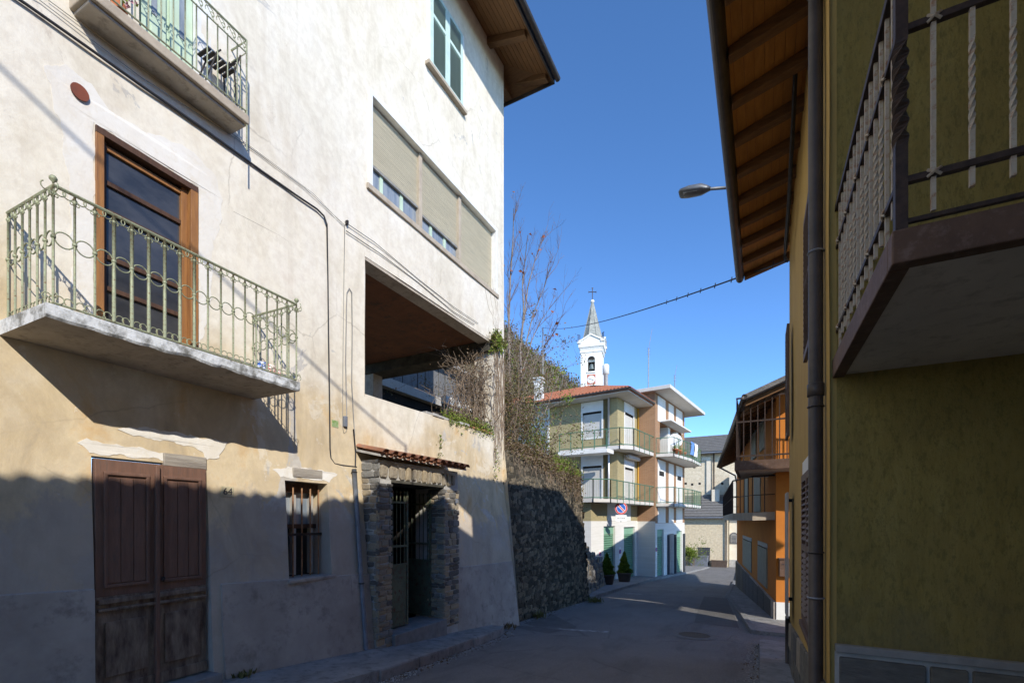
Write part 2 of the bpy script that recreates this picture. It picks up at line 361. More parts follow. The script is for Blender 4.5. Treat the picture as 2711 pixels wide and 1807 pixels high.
MT['sign_white'] = simple('sign_white', (.78, .79, .80), rough=.45)
MT['ink'] = simple('ink', (.03, .03, .04), rough=.6)
MT['yellow_plate'] = simple('cream_enamel', (.56, .49, .32), (.48, .42, .28), 20, .5)
MT['lamp_grey'] = simple('lamp_housing_grey', (.17, .175, .18), (.12, .125, .13), 6, .45, metal=.4)
MT['lamp_lens'] = simple('lamp_lens', (.40, .42, .42), rough=.2)
MT['bark'] = simple('grey_bark', (.30, .25, .215), (.20, .165, .14), 14, .95, .4, 40)
MT['twig'] = simple('reddish_twig', (.20, .13, .105), (.13, .09, .075), 20, .95)
MT['vine'] = simple('dead_vine', (.17, .12, .085), (.27, .21, .15), 20, .95)
def leafmat(name, a, b):
    t = NT(name); col = t.ramp(t.noise(7, 3, .6), [(.35, a), (.65, b)])
    m = t.done(col, .6, 0, .25)
    tr = t.n('ShaderNodeBsdfTranslucent'); t.l(col, tr.inputs[0]); mx = t.n('ShaderNodeMixShader'); mx.inputs[0].default_value = .28
    t.l(t.b.outputs[0], mx.inputs[1]); t.l(tr.outputs[0], mx.inputs[2]); t.l(mx.outputs[0], t.t.nodes['Material Output'].inputs[0]); return m
MT['ivy'] = leafmat('ivy_leaf', (.15, .23, .03), (.30, .36, .07))
MT['drygreen'] = leafmat('dull_winter_leaf', (.12, .12, .035), (.20, .18, .06))
MT['dry'] = leafmat('dry_brown_leaf', (.20, .13, .06), (.13, .085, .045))
MT['redleaf'] = leafmat('red_leaf', (.42, .10, .05), (.36, .16, .06))
MT['conifer'] = leafmat('conifer_leaf', (.09, .14, .012), (.17, .23, .02))
MT['pot'] = simple('brown_planter', (.12, .085, .065), (.085, .06, .048), 8, .8)
MT['terracotta'] = simple('terracotta_pot', (.42, .14, .06), (.36, .12, .05), 8, .8)
MT['blue_pot'] = simple('blue_white_pot', (.03, .12, .50), (.70, .74, .82), 30, .35, lo=.5, hi=.55)
MT['pink_pot'] = simple('pink_white_pot', (.72, .62, .58), (.50, .12, .10), 34, .35, lo=.5, hi=.56)
MT['manhole'] = simple('cast_iron_cover', (.075, .055, .042), (.05, .038, .03), 30, .6, .5, 70, .5)
MT['bronze'] = simple('bell_bronze', (.20, .25, .25), (.12, .15, .15), 6, .5, metal=.6)
MT['haybrown'] = simple('loggia_ceiling_brown', (.19, .085, .045), (.12, .060, .035), 1.6, .9, .4, 20, c3=(.08, .055, .04))
MT['greyblue'] = simple('grey_weathered_boards', (.20, .20, .20), (.12, .12, .125), 3, .9, .5, 20, stretch=(5, 5, .6))
MT['gate_green'] = simple('flaking_green_gate', (.085, .11, .075), (.13, .15, .10), 5, .7, .3, 40, c3=(.11, .03, .02))
# ------------------------------------------------------------------ ground, road, pavements
def strip(mb, ys, xl, xr, dz=0, nx=1, side=0):
    """sheet following the street's fall; xl, xr functions of y"""
    base = len(mb.v)
    for y in ys:
        for i in range(nx+1):
            x = xl(y)+(xr(y)-xl(y))*i/nx; mb.v.append((x, y, ground(y)+dz))
    n = nx+1
    for j in range(len(ys)-1):
        for i in range(nx):
            mb.f.append((base+j*n+i, base+j*n+i+1, base+(j+1)*n+i+1, base+(j+1)*n+i)); mb.m.append(0)
def slabstrip(mb, ys, xl, xr, top, drop):
    """pavement: top sheet plus its kerb faces"""
    strip(mb, ys, xl, xr, top)
    for fx in (xl, xr):
        for a, b in zip(ys[:-1], ys[1:]):
            mb.quad((fx(a), a, ground(a)+top), (fx(b), b, ground(b)+top), (fx(b), b, ground(b)-drop), (fx(a), a, ground(a)-drop))
    for y in (ys[0], ys[-1]):
        mb.quad((xl(y), y, ground(y)+top), (xr(y), y, ground(y)+top), (xr(y), y, ground(y)-drop), (xl(y), y, ground(y)-drop))
def lerp(xs, vs): return lambda y: float(np.interp(y, xs, vs))
ys_far = [-60, -30, -10]+[i*1.5 for i in range(-4, 40)]+[70, 100, 160, 300, 600]
mb = MB(); strip(mb, ys_far, lambda y: -600, lambda y: 600, -.02, 8); struct('ground', mb, MT['earth'])
RL = lerp([-20, 2, 4.5, 6, 9.3, 10.5, 14.6, 17, 22, 28, 39, 46, 60], [-4.3, -4.25, -4.29, -4.4, -4.95, -5.6, -5.2, -5.3, -5.55, -5.7, -4.4, -3.9, -4])
RR = lerp([-20, 8, 11.2, 15.3, 22, 30, 40, 50, 60], [.02, .02, -.02, -.47, -1.22, -1.3, -1.6, -1.6, 3])
mb = MB(); strip(mb, [-20+.75*i for i in range(95)], lambda y: -6.3, lambda y: 1.6, .004, 6); struct('road', mb, MT['asphalt'])
mb = MB(); slabstrip(mb, [1.0+.42*i for i in range(20)], lambda y: -5.75, lerp([0, 4.5, 6, 8.6, 9.2, 9.4], [-4.25, -4.29, -4.42, -4.75, -4.98, -5.3]), .15, .05)
struct('pavement_left', mb, MT['pave'])
mb = MB(); slabstrip(mb, [16.2+.9*i for i in range(34)], lambda y: -9.5, lambda y: RL(y)-.02, .13, .05); struct('pavement_far_left', mb, MT['pave'])
mb = MB(); slabstrip(mb, [-12+.6*i for i in range(39)]+[11.25], lambda y: .02, lambda y: 14.0, .11, .05); struct('pavement_right', mb, MT['pave'])
mb = MB(); slabstrip(mb, [12.4+.6*i for i in range(62)], lambda y: RR(y)+.1, lambda y: 6.0, .09, .05); struct('pavement_far_right', mb, MT['pave'])
# kerb stones of the far right pavement, laid one by one
kerb = thing('kerb', 'curved row of grey kerb stones along the orange house pavement', 'kerb', (RR(14), 14, ground(14)))
y = 12.4
while y < 31:
    y1 = y+.98; a, b = RR(y), RR(y1); g0, g1 = ground(y), ground(y1)
    MB().hexa([(a-.03, y, g0-.05), (a+.12, y, g0-.05), (b+.12, y1, g1-.05), (b-.03, y1, g1-.05), (a-.02, y, g0+.105), (a+.12, y, g0+.105), (b+.12, y1, g1+.105), (b-.02, y1, g1+.105)]).build('kerb_stone', MT['kerb'], kerb, bevel=.012)
    y += 1.0
kerb = thing('kerb', 'worn grey kerb stones edging the pavement below the brown door', 'kerb', (-4.3, 4, ground(4)))
xo = lerp([0, 4.5, 6, 8.6], [-4.25, -4.29, -4.42, -4.75]); y = 1.0
while y < 8.6:
    y1 = min(y+.87, 8.62); a, b = xo(y), xo(y1); g0, g1 = ground(y), ground(y1); j = rnd.uniform(-.012, .012)
    MB().hexa([(a-.13, y, g0-.05), (a+.03+j, y, g0-.05), (b+.03+j, y1, g1-.05), (b-.13, y1, g1-.05), (a-.13, y, g0+.158), (a+.012+j, y, g0+.158), (b+.012+j, y1, g1+.158), (b-.13, y1, g1+.158)]).build('kerb_stone', MT['pave'], kerb, bevel=.03)
    y += .89
# dark asphalt patches, painted dashes, iron cover
def patch(name, pts, dz, mat, label, cat, step=.25):
    """polygon on the road: grid clipped by simple quads"""
    mb = MB(); (a, b, c, d) = [Vector(p) for p in pts]; n = 8
    for i in range(n):
        for k in range(4):
            def P(u, v):
                q = (a*(1-u)+b*u)*(1-v)+(d*(1-u)+c*u)*v; return (q.x, q.y, ground(q.y)+dz)
            mb.quad(P(i/n, k/4), P((i+1)/n, k/4), P((i+1)/n, (k+1)/4), P(i/n, (k+1)/4))
    o = mb.build(name, mat); return o
o = patch('asphalt_patch', [(-1.5, 13.2, 0), (-.42, 13.0, 0), (-1.15, 21, 0), (-2.0, 21, 0)], .008, MT['asphalt_new'], '', ''); o['kind'] = 'structure'
o = patch('asphalt_trench', [(-5.3, 9.9, 0), (-4.1, 9.6, 0), (-3.9, 10.9, 0), (-5.2, 12.4, 0)], .008, MT['asphalt_new'], '', ''); o['kind'] = 'structure'
o = patch('road_marking', [(-4.2, 10.28, 0), (-3.05, 10.62, 0), (-3.09, 10.78, 0), (-4.24, 10.44, 0)], .012, MT['paint_line'], '', ''); o['kind'] = 'structure'
o = patch('road_marking', [(-4.9, 19.6, 0), (-4.3, 19.9, 0), (-4.4, 20.2, 0), (-5.0, 19.9, 0)], .012, MT['paint_line'], '', ''); o['kind'] = 'structure'
mh = thing('manhole_cover', 'round brown iron manhole cover set in a pale concrete ring', 'manhole cover', (-1.29, 11.42, ground(11.42)))
sl_ = (ground(11.8)-ground(11.0))/.8
def tilt(mb, cy):
    mb.v = [(x, y, z+(y-cy)*sl_) for x, y, z in mb.v]; return mb
c = Vector((-1.29, 11.42, ground(11.42)+.006))
mb = MB(); n = 32
for i in range(n):
    q0, q1 = 2*math.pi*i/n, 2*math.pi*(i+1)/n
    mb.quad(*[c+Vector((r_*math.cos(q), r_*math.sin(q), z_)) for r_, q, z_ in ((.34, q0, .012), (.50, q0, .006), (.50, q1, .006), (.34, q1, .012))])
tilt(mb, 11.42).build('concrete_ring', simple('manhole_collar', (.15, .145, .135), (.20, .195, .18), 8, .9, .4, 60), mh)
tilt(MB().disc(c, (1, 0, 0), (0, 1, 0), .34, (0, 0, .008), 32), 11.42).build('iron_lid', MT['manhole'], mh)

# ------------------------------------------------------------------ grids for plastered walls
def wob(s, h): return .006*math.sin(1.9*s+.7*h)+.005*math.sin(.8*s-2.3*h+1)+.003*math.sin(5.1*s+4.3*h)
def brk(a, b, extra, step):
    e = sorted(set([round(a, 4), round(b, 4)]+[round(q, 4) for q in extra if a < q < b])); out = []
    for p, q in zip(e[:-1], e[1:]):
        n = max(1, int(round((q-p)/step))); out += [p+(q-p)*i/n for i in range(n)]
    return out+[e[-1]]
def wallgrid(mb, F, s0, s1, h0, h1, holes, dfun, step=.3, reveal=.2, m=0, mr=None, breaks=()):
    S = brk(s0, s1, [q for ho in holes for q in ho[:2]], step); H = brk(h0, h1, [q for ho in holes for q in ho[2:4]]+list(breaks), step)
    b = len(mb.v)
    for h in H:
        for s in S: mb.v.append(tuple(F.w(s, dfun(s, h), h)))
    n = len(S)
    for j in range(len(H)-1):
        for i in range(n-1):
            cs, ch = (S[i]+S[i+1])/2, (H[j]+H[j+1])/2
            if any(a < cs < c and e < ch < g for a, c, e, g in [ho[:4] for ho in holes]): continue
            mb.f.append((b+j*n+i, b+j*n+i+1, b+(j+1)*n+i+1, b+(j+1)*n+i)); mb.m.append(m)
    for ho in holes:
        a, c, e, g = ho[:4]; rv = ho[4] if len(ho) > 4 else reveal; mm = m if mr is None else mr
        hs = [h for h in H if e-1e-6 <= h <= g+1e-6]; ss = [s for s in S if a-1e-6 <= s <= c+1e-6]
        for s in (a, c):
            for p, q in zip(hs[:-1], hs[1:]):
                mb.quad(F.w(s, dfun(s, p), p), F.w(s, -rv, p), F.w(s, -rv, q), F.w(s, dfun(s, q), q), mm)
        for h in (e, g):
            for p, q in zip(ss[:-1], ss[1:]):
                mb.quad(F.w(p, dfun(p, h), h), F.w(q, dfun(q, h), h), F.w(q, -rv, h), F.w(p, -rv, h), mm)

# ------------------------------------------------------------------ the cream house on the left
S0 = 5.151
L1 = Frame(-5.6, S0, -2.316); L2 = Frame(-5.6, 0, 0)
def k1(s): return max(.03, .09+.0165*s)
def d1(s, h): return k1(s)*max(0, 2.7-h)+wob(s, h)
def d2(s, h): return (.09+.006*(s-S0))*max(0, 2.7-h)+wob(s-S0, h)
house = thing('cream_house', 'tall cream plastered old house with balconies and open loggia', 'house', (-5.6, 5, ground(5)))
UD = (L1.at(319, 60)[0], L1.at(461, 140)[0])
BD = (-3.42, -2.37, .06, 2.31)   # refined below
# openings on the first section
bdoor = (-3.09, -2.04, .02, 2.31, .16); bwin = (-1.03, -.33, .93, 2.24, .26); gdoor = (-3.05, -2.12, 3.40, 5.40, .10); udoor = (UD[0], UD[1], 6.42, 8.75, .10)
mb = MB()
wallgrid(mb, L1, -12, 0.004, -.9, 13.0, [bdoor, bwin, gdoor, udoor], d1, .3, breaks=(2.7,))
win3 = (5.74, 9.86, 7.16, 8.64, .22); log = (5.63, 9.72, 3.74, 5.95, .30); swin = (7.30, 8.41, 10.48, 12.0, .10); pdoor = (5.80, 7.30, -.7, 2.32, .3)
wallgrid(mb, L2, S0, 10.28, -1.3, 13.0, [win3, log, swin, pdoor], d2, .3, breaks=(2.7,))
# end wall and lower return
for h0, h1 in ((-1.3, 3.7), (6.0, 13.0)):
    mb.quad(L2.w(10.28, d2(10.28, h0), h0), L2.w(10.28, -6, h0), L2.w(10.28, -6, h1), L2.w(10.28, 0, h1))
mb.build('wall', MT['plaster'], house, smooth=False)
# plinth
def plinth(F, a, b, top0, top1, dfun, gr):
    mb = MB(); n = max(2, int((b-a)/.3)); m = 5; pts = []
    for i in range(n+1):
        s = a+(b-a)*i/n; t = top0+(top1-top0)*i/n; lo = ground(F.w(s, 0, 0).y)-.05
        col = [F.w(s, dfun(s, t)-.01, t+.012)]+[F.w(s, dfun(s, lo+(t-lo)*k/m)+.028+.004*math.sin(3*s+k), lo+(t-lo)*k/m) for k in range(m, -1, -1)]
        pts.append(col)
    for p, q in zip(pts[:-1], pts[1:]):
        for k in range(m+1): mb.quad(p[k], q[k], q[k+1], p[k+1])
    for p in (pts[0], pts[-1]): mb.add(p+[F.w(a if p is pts[0] else b, -.02, gr)], [tuple(range(len(p)+1))])
    return mb.build('plinth', MT['plinth'], house)
plinth(L1, -6.5, -3.10, 1.26, 1.08, d1, -.4); plinth(L1, -1.93, -.0, .985, .89, d1, -.5); plinth(L2, S0, 5.52, .885, .87, d2, -.6); plinth(L2, 7.72, 10.25, .76, .70, d2, -1.1)
# white fresh plaster around the balcony door and over the ground-floor door (thin raised coats)
def coat(F, pts, dfun, th, mat, label=None):
    c = [sum(p[i] for p in pts)/len(pts) for i in (0, 1)]; out = []
    for i, p in enumerate(pts):
        q = pts[(i+1) % len(pts)]; L = math.hypot(q[0]-p[0], q[1]-p[1]); n = max(2, int(L/.032))
        for k in range(n):
            jit = .010*math.sin(k*.6+i*2.3)+rnd.uniform(-.007, .007); out.append((p[0]+(q[0]-p[0])*k/n+jit, p[1]+(q[1]-p[1])*k/n+rnd.uniform(-.007, .007)+.010*math.sin(k*.75+i)))
    mb = MB(); n = len(out)
    vs = [F.w(s, dfun(s, h)+th, h) for s, h in out]+[F.w(s, dfun(s, h)-.005, h) for s, h in out]
    mb.add(vs, [tuple(f) for f in tessellate_polygon([[Vector((s, h, 0)) for s, h in out]])]+[(i, (i+1) % n, n+(i+1) % n, n+i) for i in range(n)])
    return mb.build('plaster_patch', mat, house)
A1 = lambda x, y: L1.at(x, y)
coat(L1, [A1(100, 150), A1(150, 150), A1(215, 195), A1(250, 250), A1(330, 300), A1(420, 330), A1(490, 395), A1(512, 460), A1(505, 520), A1(488, 560), A1(485, 690), A1(470, 760), A1(455, 800), (-2.11, 3.45), (-2.11, 5.41), (-3.06, 5.41), (-3.06, 3.5), A1(190, 680), A1(165, 660), A1(160, 430), A1(140, 290)], d1, .003, MT['patch'])
coat(L1, [A1(205, 1040), A1(175, 1018), A1(200, 1010), A1(265, 1020), A1(380, 1040), A1(378, 1056)], d1, .004, MT['patch'])
coat(L1, [A1(270, 985), A1(330, 980), A1(440, 1000), A1(520, 1015), A1(500, 1050), A1(475, 1055), A1(460, 1035), A1(400, 1015), A1(300, 1000)], d1, .005, MT['patch'])
coat(L1, [A1(640, 1095), A1(622, 1078), A1(660, 1072), A1(735, 1080), A1(770, 1088), A1(752, 1106), A1(700, 1100)], d1, .004, MT['patch'])
# bare wooden lintels where the plaster fell
for a, b, c, d in ((372, 470, 1046, 1072), (668, 735, 1078, 1096)):
    s0, h1 = L1.at(a, c); s1, h0 = L1.at(b, d)
    MB().box(L1, s0, s1, d1(s0, h0)-.05, d1(s0, h0)+.022, min(h0, h1)-.03, max(h0, h1)+.03).build('lintel', MT['old_wood'], house, bevel=.008)

# brown double door
dr = MB().box(L1, -3.07, -2.06, -.02, .02, .04, 2.29).build('door', MT['brown_door'], house, label='brown panelled double door, lower boards bare and worn')
for a, b in ((-3.075, -2.575), (-2.565, -2.065)):
    MB().box(L1, a, b, .02, .055, 1.0, 2.28).build('leaf', MT['brown_door'], dr, bevel=.004)
    MB().box(L1, a, b, .02, .055, .05, 1.0).build('leaf', MT['door_low'], dr, bevel=.004)
    w3 = (b-a-.18)/3
    for i in range(3):
        MB().box(L1, a+.09+i*w3+.003, a+.09+(i+1)*w3-.003, .055, .066, 1.12, 2.12).build('plank', MT['brown_door'], dr, bevel=.003)
    for s_, e_ in ((a+.06, a+.09), (b-.09, b-.06)):
        MB().box(L1, s_, e_, .055, .078, 1.08, 2.17).build('moulding', MT['brown_door'], dr, bevel=.006)
    for h_ in (1.08, 2.14): MB().box(L1, a+.06, b-.06, .055, .08, h_, h_+.032).build('moulding', MT['brown_door'], dr, bevel=.006)
    for h_, t_ in ((.93, .05), (.86, .03)): MB().box(L1, a+.01, b-.01, .055, .085, h_, h_+t_).build('rail', MT['door_low'], dr, bevel=.008)
    MB().box(L1, a+.07, b-.07, .055, .072, .24, .76).build('panel', MT['door_low'], dr, bevel=.008)
    MB().box(L1, a, b, .055, .075, .05, .16).build('kick_board', MT['door_low'], dr, bevel=.006)
MB().box(L1, -2.59, -2.55, .05, .095, .05, 2.27).build('cover_strip', MT['brown_door'], dr, bevel=.008)
mb = MB(); mb.lathe((0, 0, 0), [(.001, -.02), (.018, -.015), (.018, .012), (.001, .02)], 10); q = L1.w(-2.52, .09, 1.12); mb.v = [(x+q.x, y_+q.y, z+q.z) for x, y_, z in mb.v]; mb.build('knob', MT['iron_dark'], dr)
MB().box(L1, -3.11, -2.02, -.16, .28, -.10, .03).build('door_step', MT['kerb'], house, bevel=.012)
# barred ground-floor window
wn = MB().box(L1, -1.03, -.33, -.27, -.25, .93, 2.24).build('window', MT['black'], house, label='small barred window with rusty iron bars')
for s in (-.99, -.70, -.40): MB().box(L1, s-.028, s+.028, -.25, -.18, .95, 2.10).build('frame', MT['white_wood'], wn, bevel=.004)
MB().box(L1, -1.03, -.33, -.25, -.17, 1.60, 1.66).build('frame', MT['oak_dark'], wn, bevel=.004)
MB().box(L1, -1.03, -.33, -.26, -.14, 2.10, 2.23).build('frame', MT['oak_dark'], wn)
for a, b in ((-.96, -.73), (-.67, -.43)): MB().box(L1, a, b, -.245, -.235, 1.66, 2.10).build('pane', MT['glass_grey'], wn)
for i in range(5):
    s = -.96+i*.145; MB().tube([L1.w(s, -.07, .93), L1.w(s, -.07, 2.16)], .011, 6).build('bar', MT['rusty_bar'], wn)
MB().box(L1, -1.03, -.33, -.085, -.055, 1.50, 1.535).build('bar', MT['iron_dark'], wn)
MB().box(L1, -1.08, -.28, -.1, d1(-.7, .9)+.05, .885, .935).build('sill', MT['plinth'], wn, bevel=.01)
# number plates
s_, h_ = L1.at(517, 1129)
pl = MB().box(L1, s_-.075, s_+.075, d1(s_, h_), d1(s_, h_)+.012, h_-.062, h_+.062).build('number_plate', MT['yellow_plate'], house, bevel=.003)
text_on(L1, '64', .115, MT['ink'], s_, d1(s_, h_)+.013, h_, pl)
s_, h_ = L2.at(768, 973)
pl = MB().box(L2, s_-.06, s_+.06, .0, .018, h_-.05, h_+.05).build('utility_plate', simple('utility_plate_green', (.16, .27, .06), (.40, .46, .30), 30, .5), house)

# --- wrought-iron balconies
def iron_baluster(H, r_, sc=.032, scroll=True):
    mb = MB(); mb.tube([(0, 0, 0), (0, 0, H)], r_, 6)
    if scroll:
        for sgn in (-1, 1):
            mb.ring((sgn*(sc+r_), 0, H-sc*.55), (sgn, 0, 0), (0, 0, 1), sc, .0045, 8, 0, R(-170), R(60), 4)
            mb.ring((sgn*(sc*.9+r_), 0, sc*1.1), (sgn, 0, 0), (0, 0, -1), sc*.85, .0045, 8, 0, R(-170), R(60), 4)
            mb.ring((sgn*.018, 0, H*.93), (1, 0, 0), (0, 0, 1), .012, .004, 6, 0, 0, 2*math.pi, 4)
        mb.lathe((0, 0, .57*H), [(.004, -.018), (.017, -.008), (.017, .008), (.004, .018)], 8); mb.lathe((0, 0, H-.05), [(.006, -.02), (.016, 0), (.006, .02)], 8)
    return mb
BALC = (-3.69, -1.44, .80, 3.21)
a, b, p, hb = BALC
bal = MB()
# slab with a nibbled edge
n = 46; prev = None
for i in range(n+1):
    s = a+(b-a)*i/n; j = rnd.uniform(0, .012)+(.03*math.exp(-((i-21)/1.8)**2))+(.022*math.exp(-((i-28)/1.2)**2)); jj = rnd.uniform(0, .006)
    cur = [L1.w(s, -.05, hb+.0), L1.w(s, p-.012-j*.5, hb+j), L1.w(s, p-j*.4, hb+.02+j), L1.w(s, p-jj, hb+.108), L1.w(s, p-.01, hb+.115), L1.w(s, -.05, hb+.118)]
    if prev:
        for k, m_ in zip(range(5), (1, 0, 0, 0, 0)): bal.quad(prev[k], cur[k], cur[k+1], prev[k+1], m_)
    else: bal.add(cur, [tuple(range(6))])
    prev = cur
bal.add(prev, [tuple(range(6))])
bal = bal.build('balcony', [MT['slab'], MT['soffit_grey']], house, label='lower balcony with sage green ringed iron railing and peeling white slab')
HR, H0 = 4.215, hb+.135
bm = iron_baluster(HR-H0, .0085).mesh('baluster', MT['iron'], True); bm2 = iron_baluster(HR-H0, .0135).mesh('baluster', MT['iron'], True)
def iron_run(F, s0, s1, d, nb, parent, along='s', skip_first=False):
    step = (s1-s0)/nb
    rm = MB(); rm.ring((0, 0, 0), (1, 0, 0), (0, 0, 1), abs(step)/2-.006, .0055, 18); rme = rm.mesh('ring', MT['iron'], True)
    for i in range(nb+1):
        if i == 0 and skip_first: continue
        q = s0+step*i; thick = along == 's' and 3 <= i <= 8
        M_ = frame_mat(F, q, d, H0) if along == 's' else frame_mat(F, d, q, H0) @ Matrix.Rotation(R(90), 4, 'Z')
        place('baluster', bm2 if thick else bm, M_, parent)
    for i in range(nb):
        q = s0+step*(i+.5)
        M_ = frame_mat(F, q, d, H0+.57*(HR-H0)) if along == 's' else frame_mat(F, d, q, H0+.57*(HR-H0)) @ Matrix.Rotation(R(90), 4, 'Z')
        place('ring', rme, M_, parent)
iron_run(L1, a+.05, b-.03, p-.03, 17, bal)
iron_run(L1, .02, p-.03, a+.05, 6, bal, 'd'); iron_run(L1, .02, p-.03, b-.03, 6, bal, 'd')
def rail_path(F, s0, s1, d, h, r_, name, parent, mat):
    MB().tube([F.w(s0, -.02, h), F.w(s0, d, h), F.w(s1, d, h), F.w(s1, -.02, h)], r_, 6).build(name, mat, parent)
rail_path(L1, a+.05, b-.03, p-.03, HR+.01, .013, 'handrail', bal, MT['iron']); rail_path(L1, a+.05, b-.03, p-.03, H0, .009, 'bottom_rail', bal, MT['iron'])
for s in (a+.05, b-.03):
    mb = MB(); mb.lathe(L1.w(s, p-.03, HR+.02), [(.006, 0), (.008, .012), (.024, .028), (.026, .042), (.016, .058), (.003, .064)], 12); mb.build('finial', MT['iron'], bal, True)
for i in range(7):    # cut-out boards below the door
    s = -3.0+i*.13; MB().box(L1, s, s+.105, .03, .05, hb+.12, hb+.30+.02*(i % 2)).build('board', MT['slab_tan'], bal, bevel=.004)
# balcony door (brown frame, dusty glass)
gd = MB().box(L1, -3.05, -2.12, -.10, -.085, 3.40, 5.40).build('balcony_door', MT['glass'], house, label='brown framed balcony door with dusty dark panes')
for s0, s1, d0_, m_ in ((-3.05, -2.985, .012, 'oak'), (-2.20, -2.12, .012, 'oak'), (-2.985, -2.94, -.05, 'oak_dark'), (-2.265, -2.20, -.05, 'oak')):
    MB().box(L1, s0, s1, -.09, d0_, 3.40, 5.335).build('frame', MT[m_], gd, bevel=.004)
MB().box(L1, -3.05, -2.12, -.09, .012, 5.335, 5.40).build('frame', MT['oak_dark'], gd, bevel=.004)
for h_, m_ in ((5.26, 'oak'), (4.93, 'oak_dark'), (4.66, 'oak_dark'), (4.22, 'oak_dark'), (3.92, 'oak_dark'), (3.52, 'oak_dark')):
    MB().box(L1, -2.94, -2.265, -.088, -.058, h_, h_+.045).build('frame', MT[m_], gd, bevel=.004)
# round vent
s_, h_ = L1.at(182, 213)
MB().disc(L1.w(s_, .006, h_), L1.u, (0, 0, 1), .068, L1.n*.012, 24).build('vent_cap', simple('rust_brown_cap', (.22, .06, .03), (.15, .05, .03), 8, .7), house)
# upper balcony
UA, UB, UP, UH = -3.24, -1.72, .30, 6.29
ub = MB().box(L1, UA, UB, -.05, UP, UH, UH+.105, 0)
ub.box(L1, UA+.03, UB-.03, -.05, UP-.04, UH-.03, UH+.001, 1)
ub = ub.build('balcony', [MT['slab_tan'], MT['soffit_grey']], house, bevel=.012, label='upper narrow balcony with tan slab and olive railing')
uh0, uh1 = UH+.15, 7.26
um = MB(); um.tube([(0, 0, 0), (0, 0, uh1-uh0-.13)], .007, 6); um = um.mesh('baluster', MT['iron'], True)
for i in range(14):
    s = UA+.04+(UB-UA-.06)*i/13; place('baluster', um, frame_mat(L1, s, UP-.025, uh0), ub)
for d in (.06, .17): place('baluster', um, frame_mat(L1, UB-.02, d, uh0), ub)
for h_, r_ in ((uh1, .012), (uh1-.14, .008), (uh0, .009)): rail_path(L1, UA+.04, UB-.02, UP-.025, h_, r_, 'rail', ub, MT['iron'])
sm = MB(); sm.ring((0, 0, 0), (1, 0, 0), (0, 0, 1), .048, .005, 12, 0, R(-60), R(200), 4); sm.ring((.03, 0, -.005), (1, 0, 0), (0, 0, 1), .02, .0045, 8, 0, R(0), R(300), 4); sm.tube([(-.055, 0, .065), (.05, 0, -.06)], .004, 4)
sm = sm.mesh('scroll', MT['iron'], True)
for i in range(12): place('scroll', sm, frame_mat(L1, UA+.1+i*.122, UP-.025, uh1-.07), ub)
MB().tube([L1.w(UB-.02, UP-.02, UH-.30), L1.w(UB-.02, UP-.02, uh1)], .009, 6).build('stay_rod', MT['iron'], ub)
fd = MB().box(L1, UD[0], UD[1], -.10, -.09, 6.42, 8.75).build('french_door', MT['pale_green'], house, label='pale green french door with grey curtained glass')
mid = (UD[0]+UD[1])/2
for a_, b_ in ((UD[0]+.05, mid-.02), (mid+.02, UD[1]-.05)):
    MB().box(L1, a_, b_, -.09, -.06, 6.46, 8.72).build('leaf', MT['pale_green'], fd, bevel=.004)
    MB().box(L1, a_+.09, b_-.09, -.06, -.052, 6.95, 8.6).build('pane', MT['glass_grey'], fd)
    MB().box(L1, a_+.08, b_-.08, -.06, -.045, 6.56, 6.84).build('panel', MT['pale_green'], fd, bevel=.006)
MB().box(L1, UD[1]-.05, UD[1]+.11, -.06, .012, 6.40, 8.75).build('frame', MT['white_frame'], fd, bevel=.004)

# --- three roller blinds in one long window
wf = MB()
for a_, b_, c_, d_ in ((5.69, 9.91, 8.62, 8.71), (5.69, 5.77, 7.14, 8.62), (9.84, 9.91, 7.14, 8.62)): wf.box(L2, a_, b_, -.2, .035, c_, d_)
wf = wf.build('blind_window', MT['white_frame'], house, bevel=.004, label='long window with three beige roller blinds, two half raised')
MB().box(L2, 5.66, 9.98, -.2, .04, 7.06, 7.15).build('sill', MT['slab_tan'], wf, bevel=.006)
MB().box(L2, 5.77, 9.84, -.145, -.13, 7.15, 8.62).build('pane', MT['glass_grey'], wf)
divs = [5.77, 7.10, 8.42, 9.84]
for q in divs[1:3]: MB().box(L2, q-.045, q+.045, -.13, -.045, 7.15, 8.60).build('mullion', MT['slab_tan'], wf, bevel=.004)
for (a_, b_), bot in zip(zip(divs[:-1], divs[1:]), (7.60, 7.52, 7.17)):
    a_ += .045 if a_ > 6 else 0; b_ -= .045 if b_ < 9 else 0
    mb = MB(); h = bot; k = 0
    while h < 8.60:
        t = min(h+.034, 8.60); mb.quad(L2.w(a_, -.10, h), L2.w(b_, -.10, h), L2.w(b_, -.088, h+.017), L2.w(a_, -.088, h+.017)); mb.quad(L2.w(a_, -.088, h+.017), L2.w(b_, -.088, h+.017), L2.w(b_, -.10, t), L2.w(a_, -.10, t)); h += .034
    o = mb.build('roller_blind', MT['blind'], wf)
    MB().box(L2, a_, b_, -.115, -.075, bot-.03, bot+.01).build('bottom_bar', MT['cable_grey'], wf)
    for q in (a_+.35, b_-.42): MB().box(L2, q-.035, q+.035, -.13, -.11, 7.15, bot).build('sash', MT['pale_green'], wf)
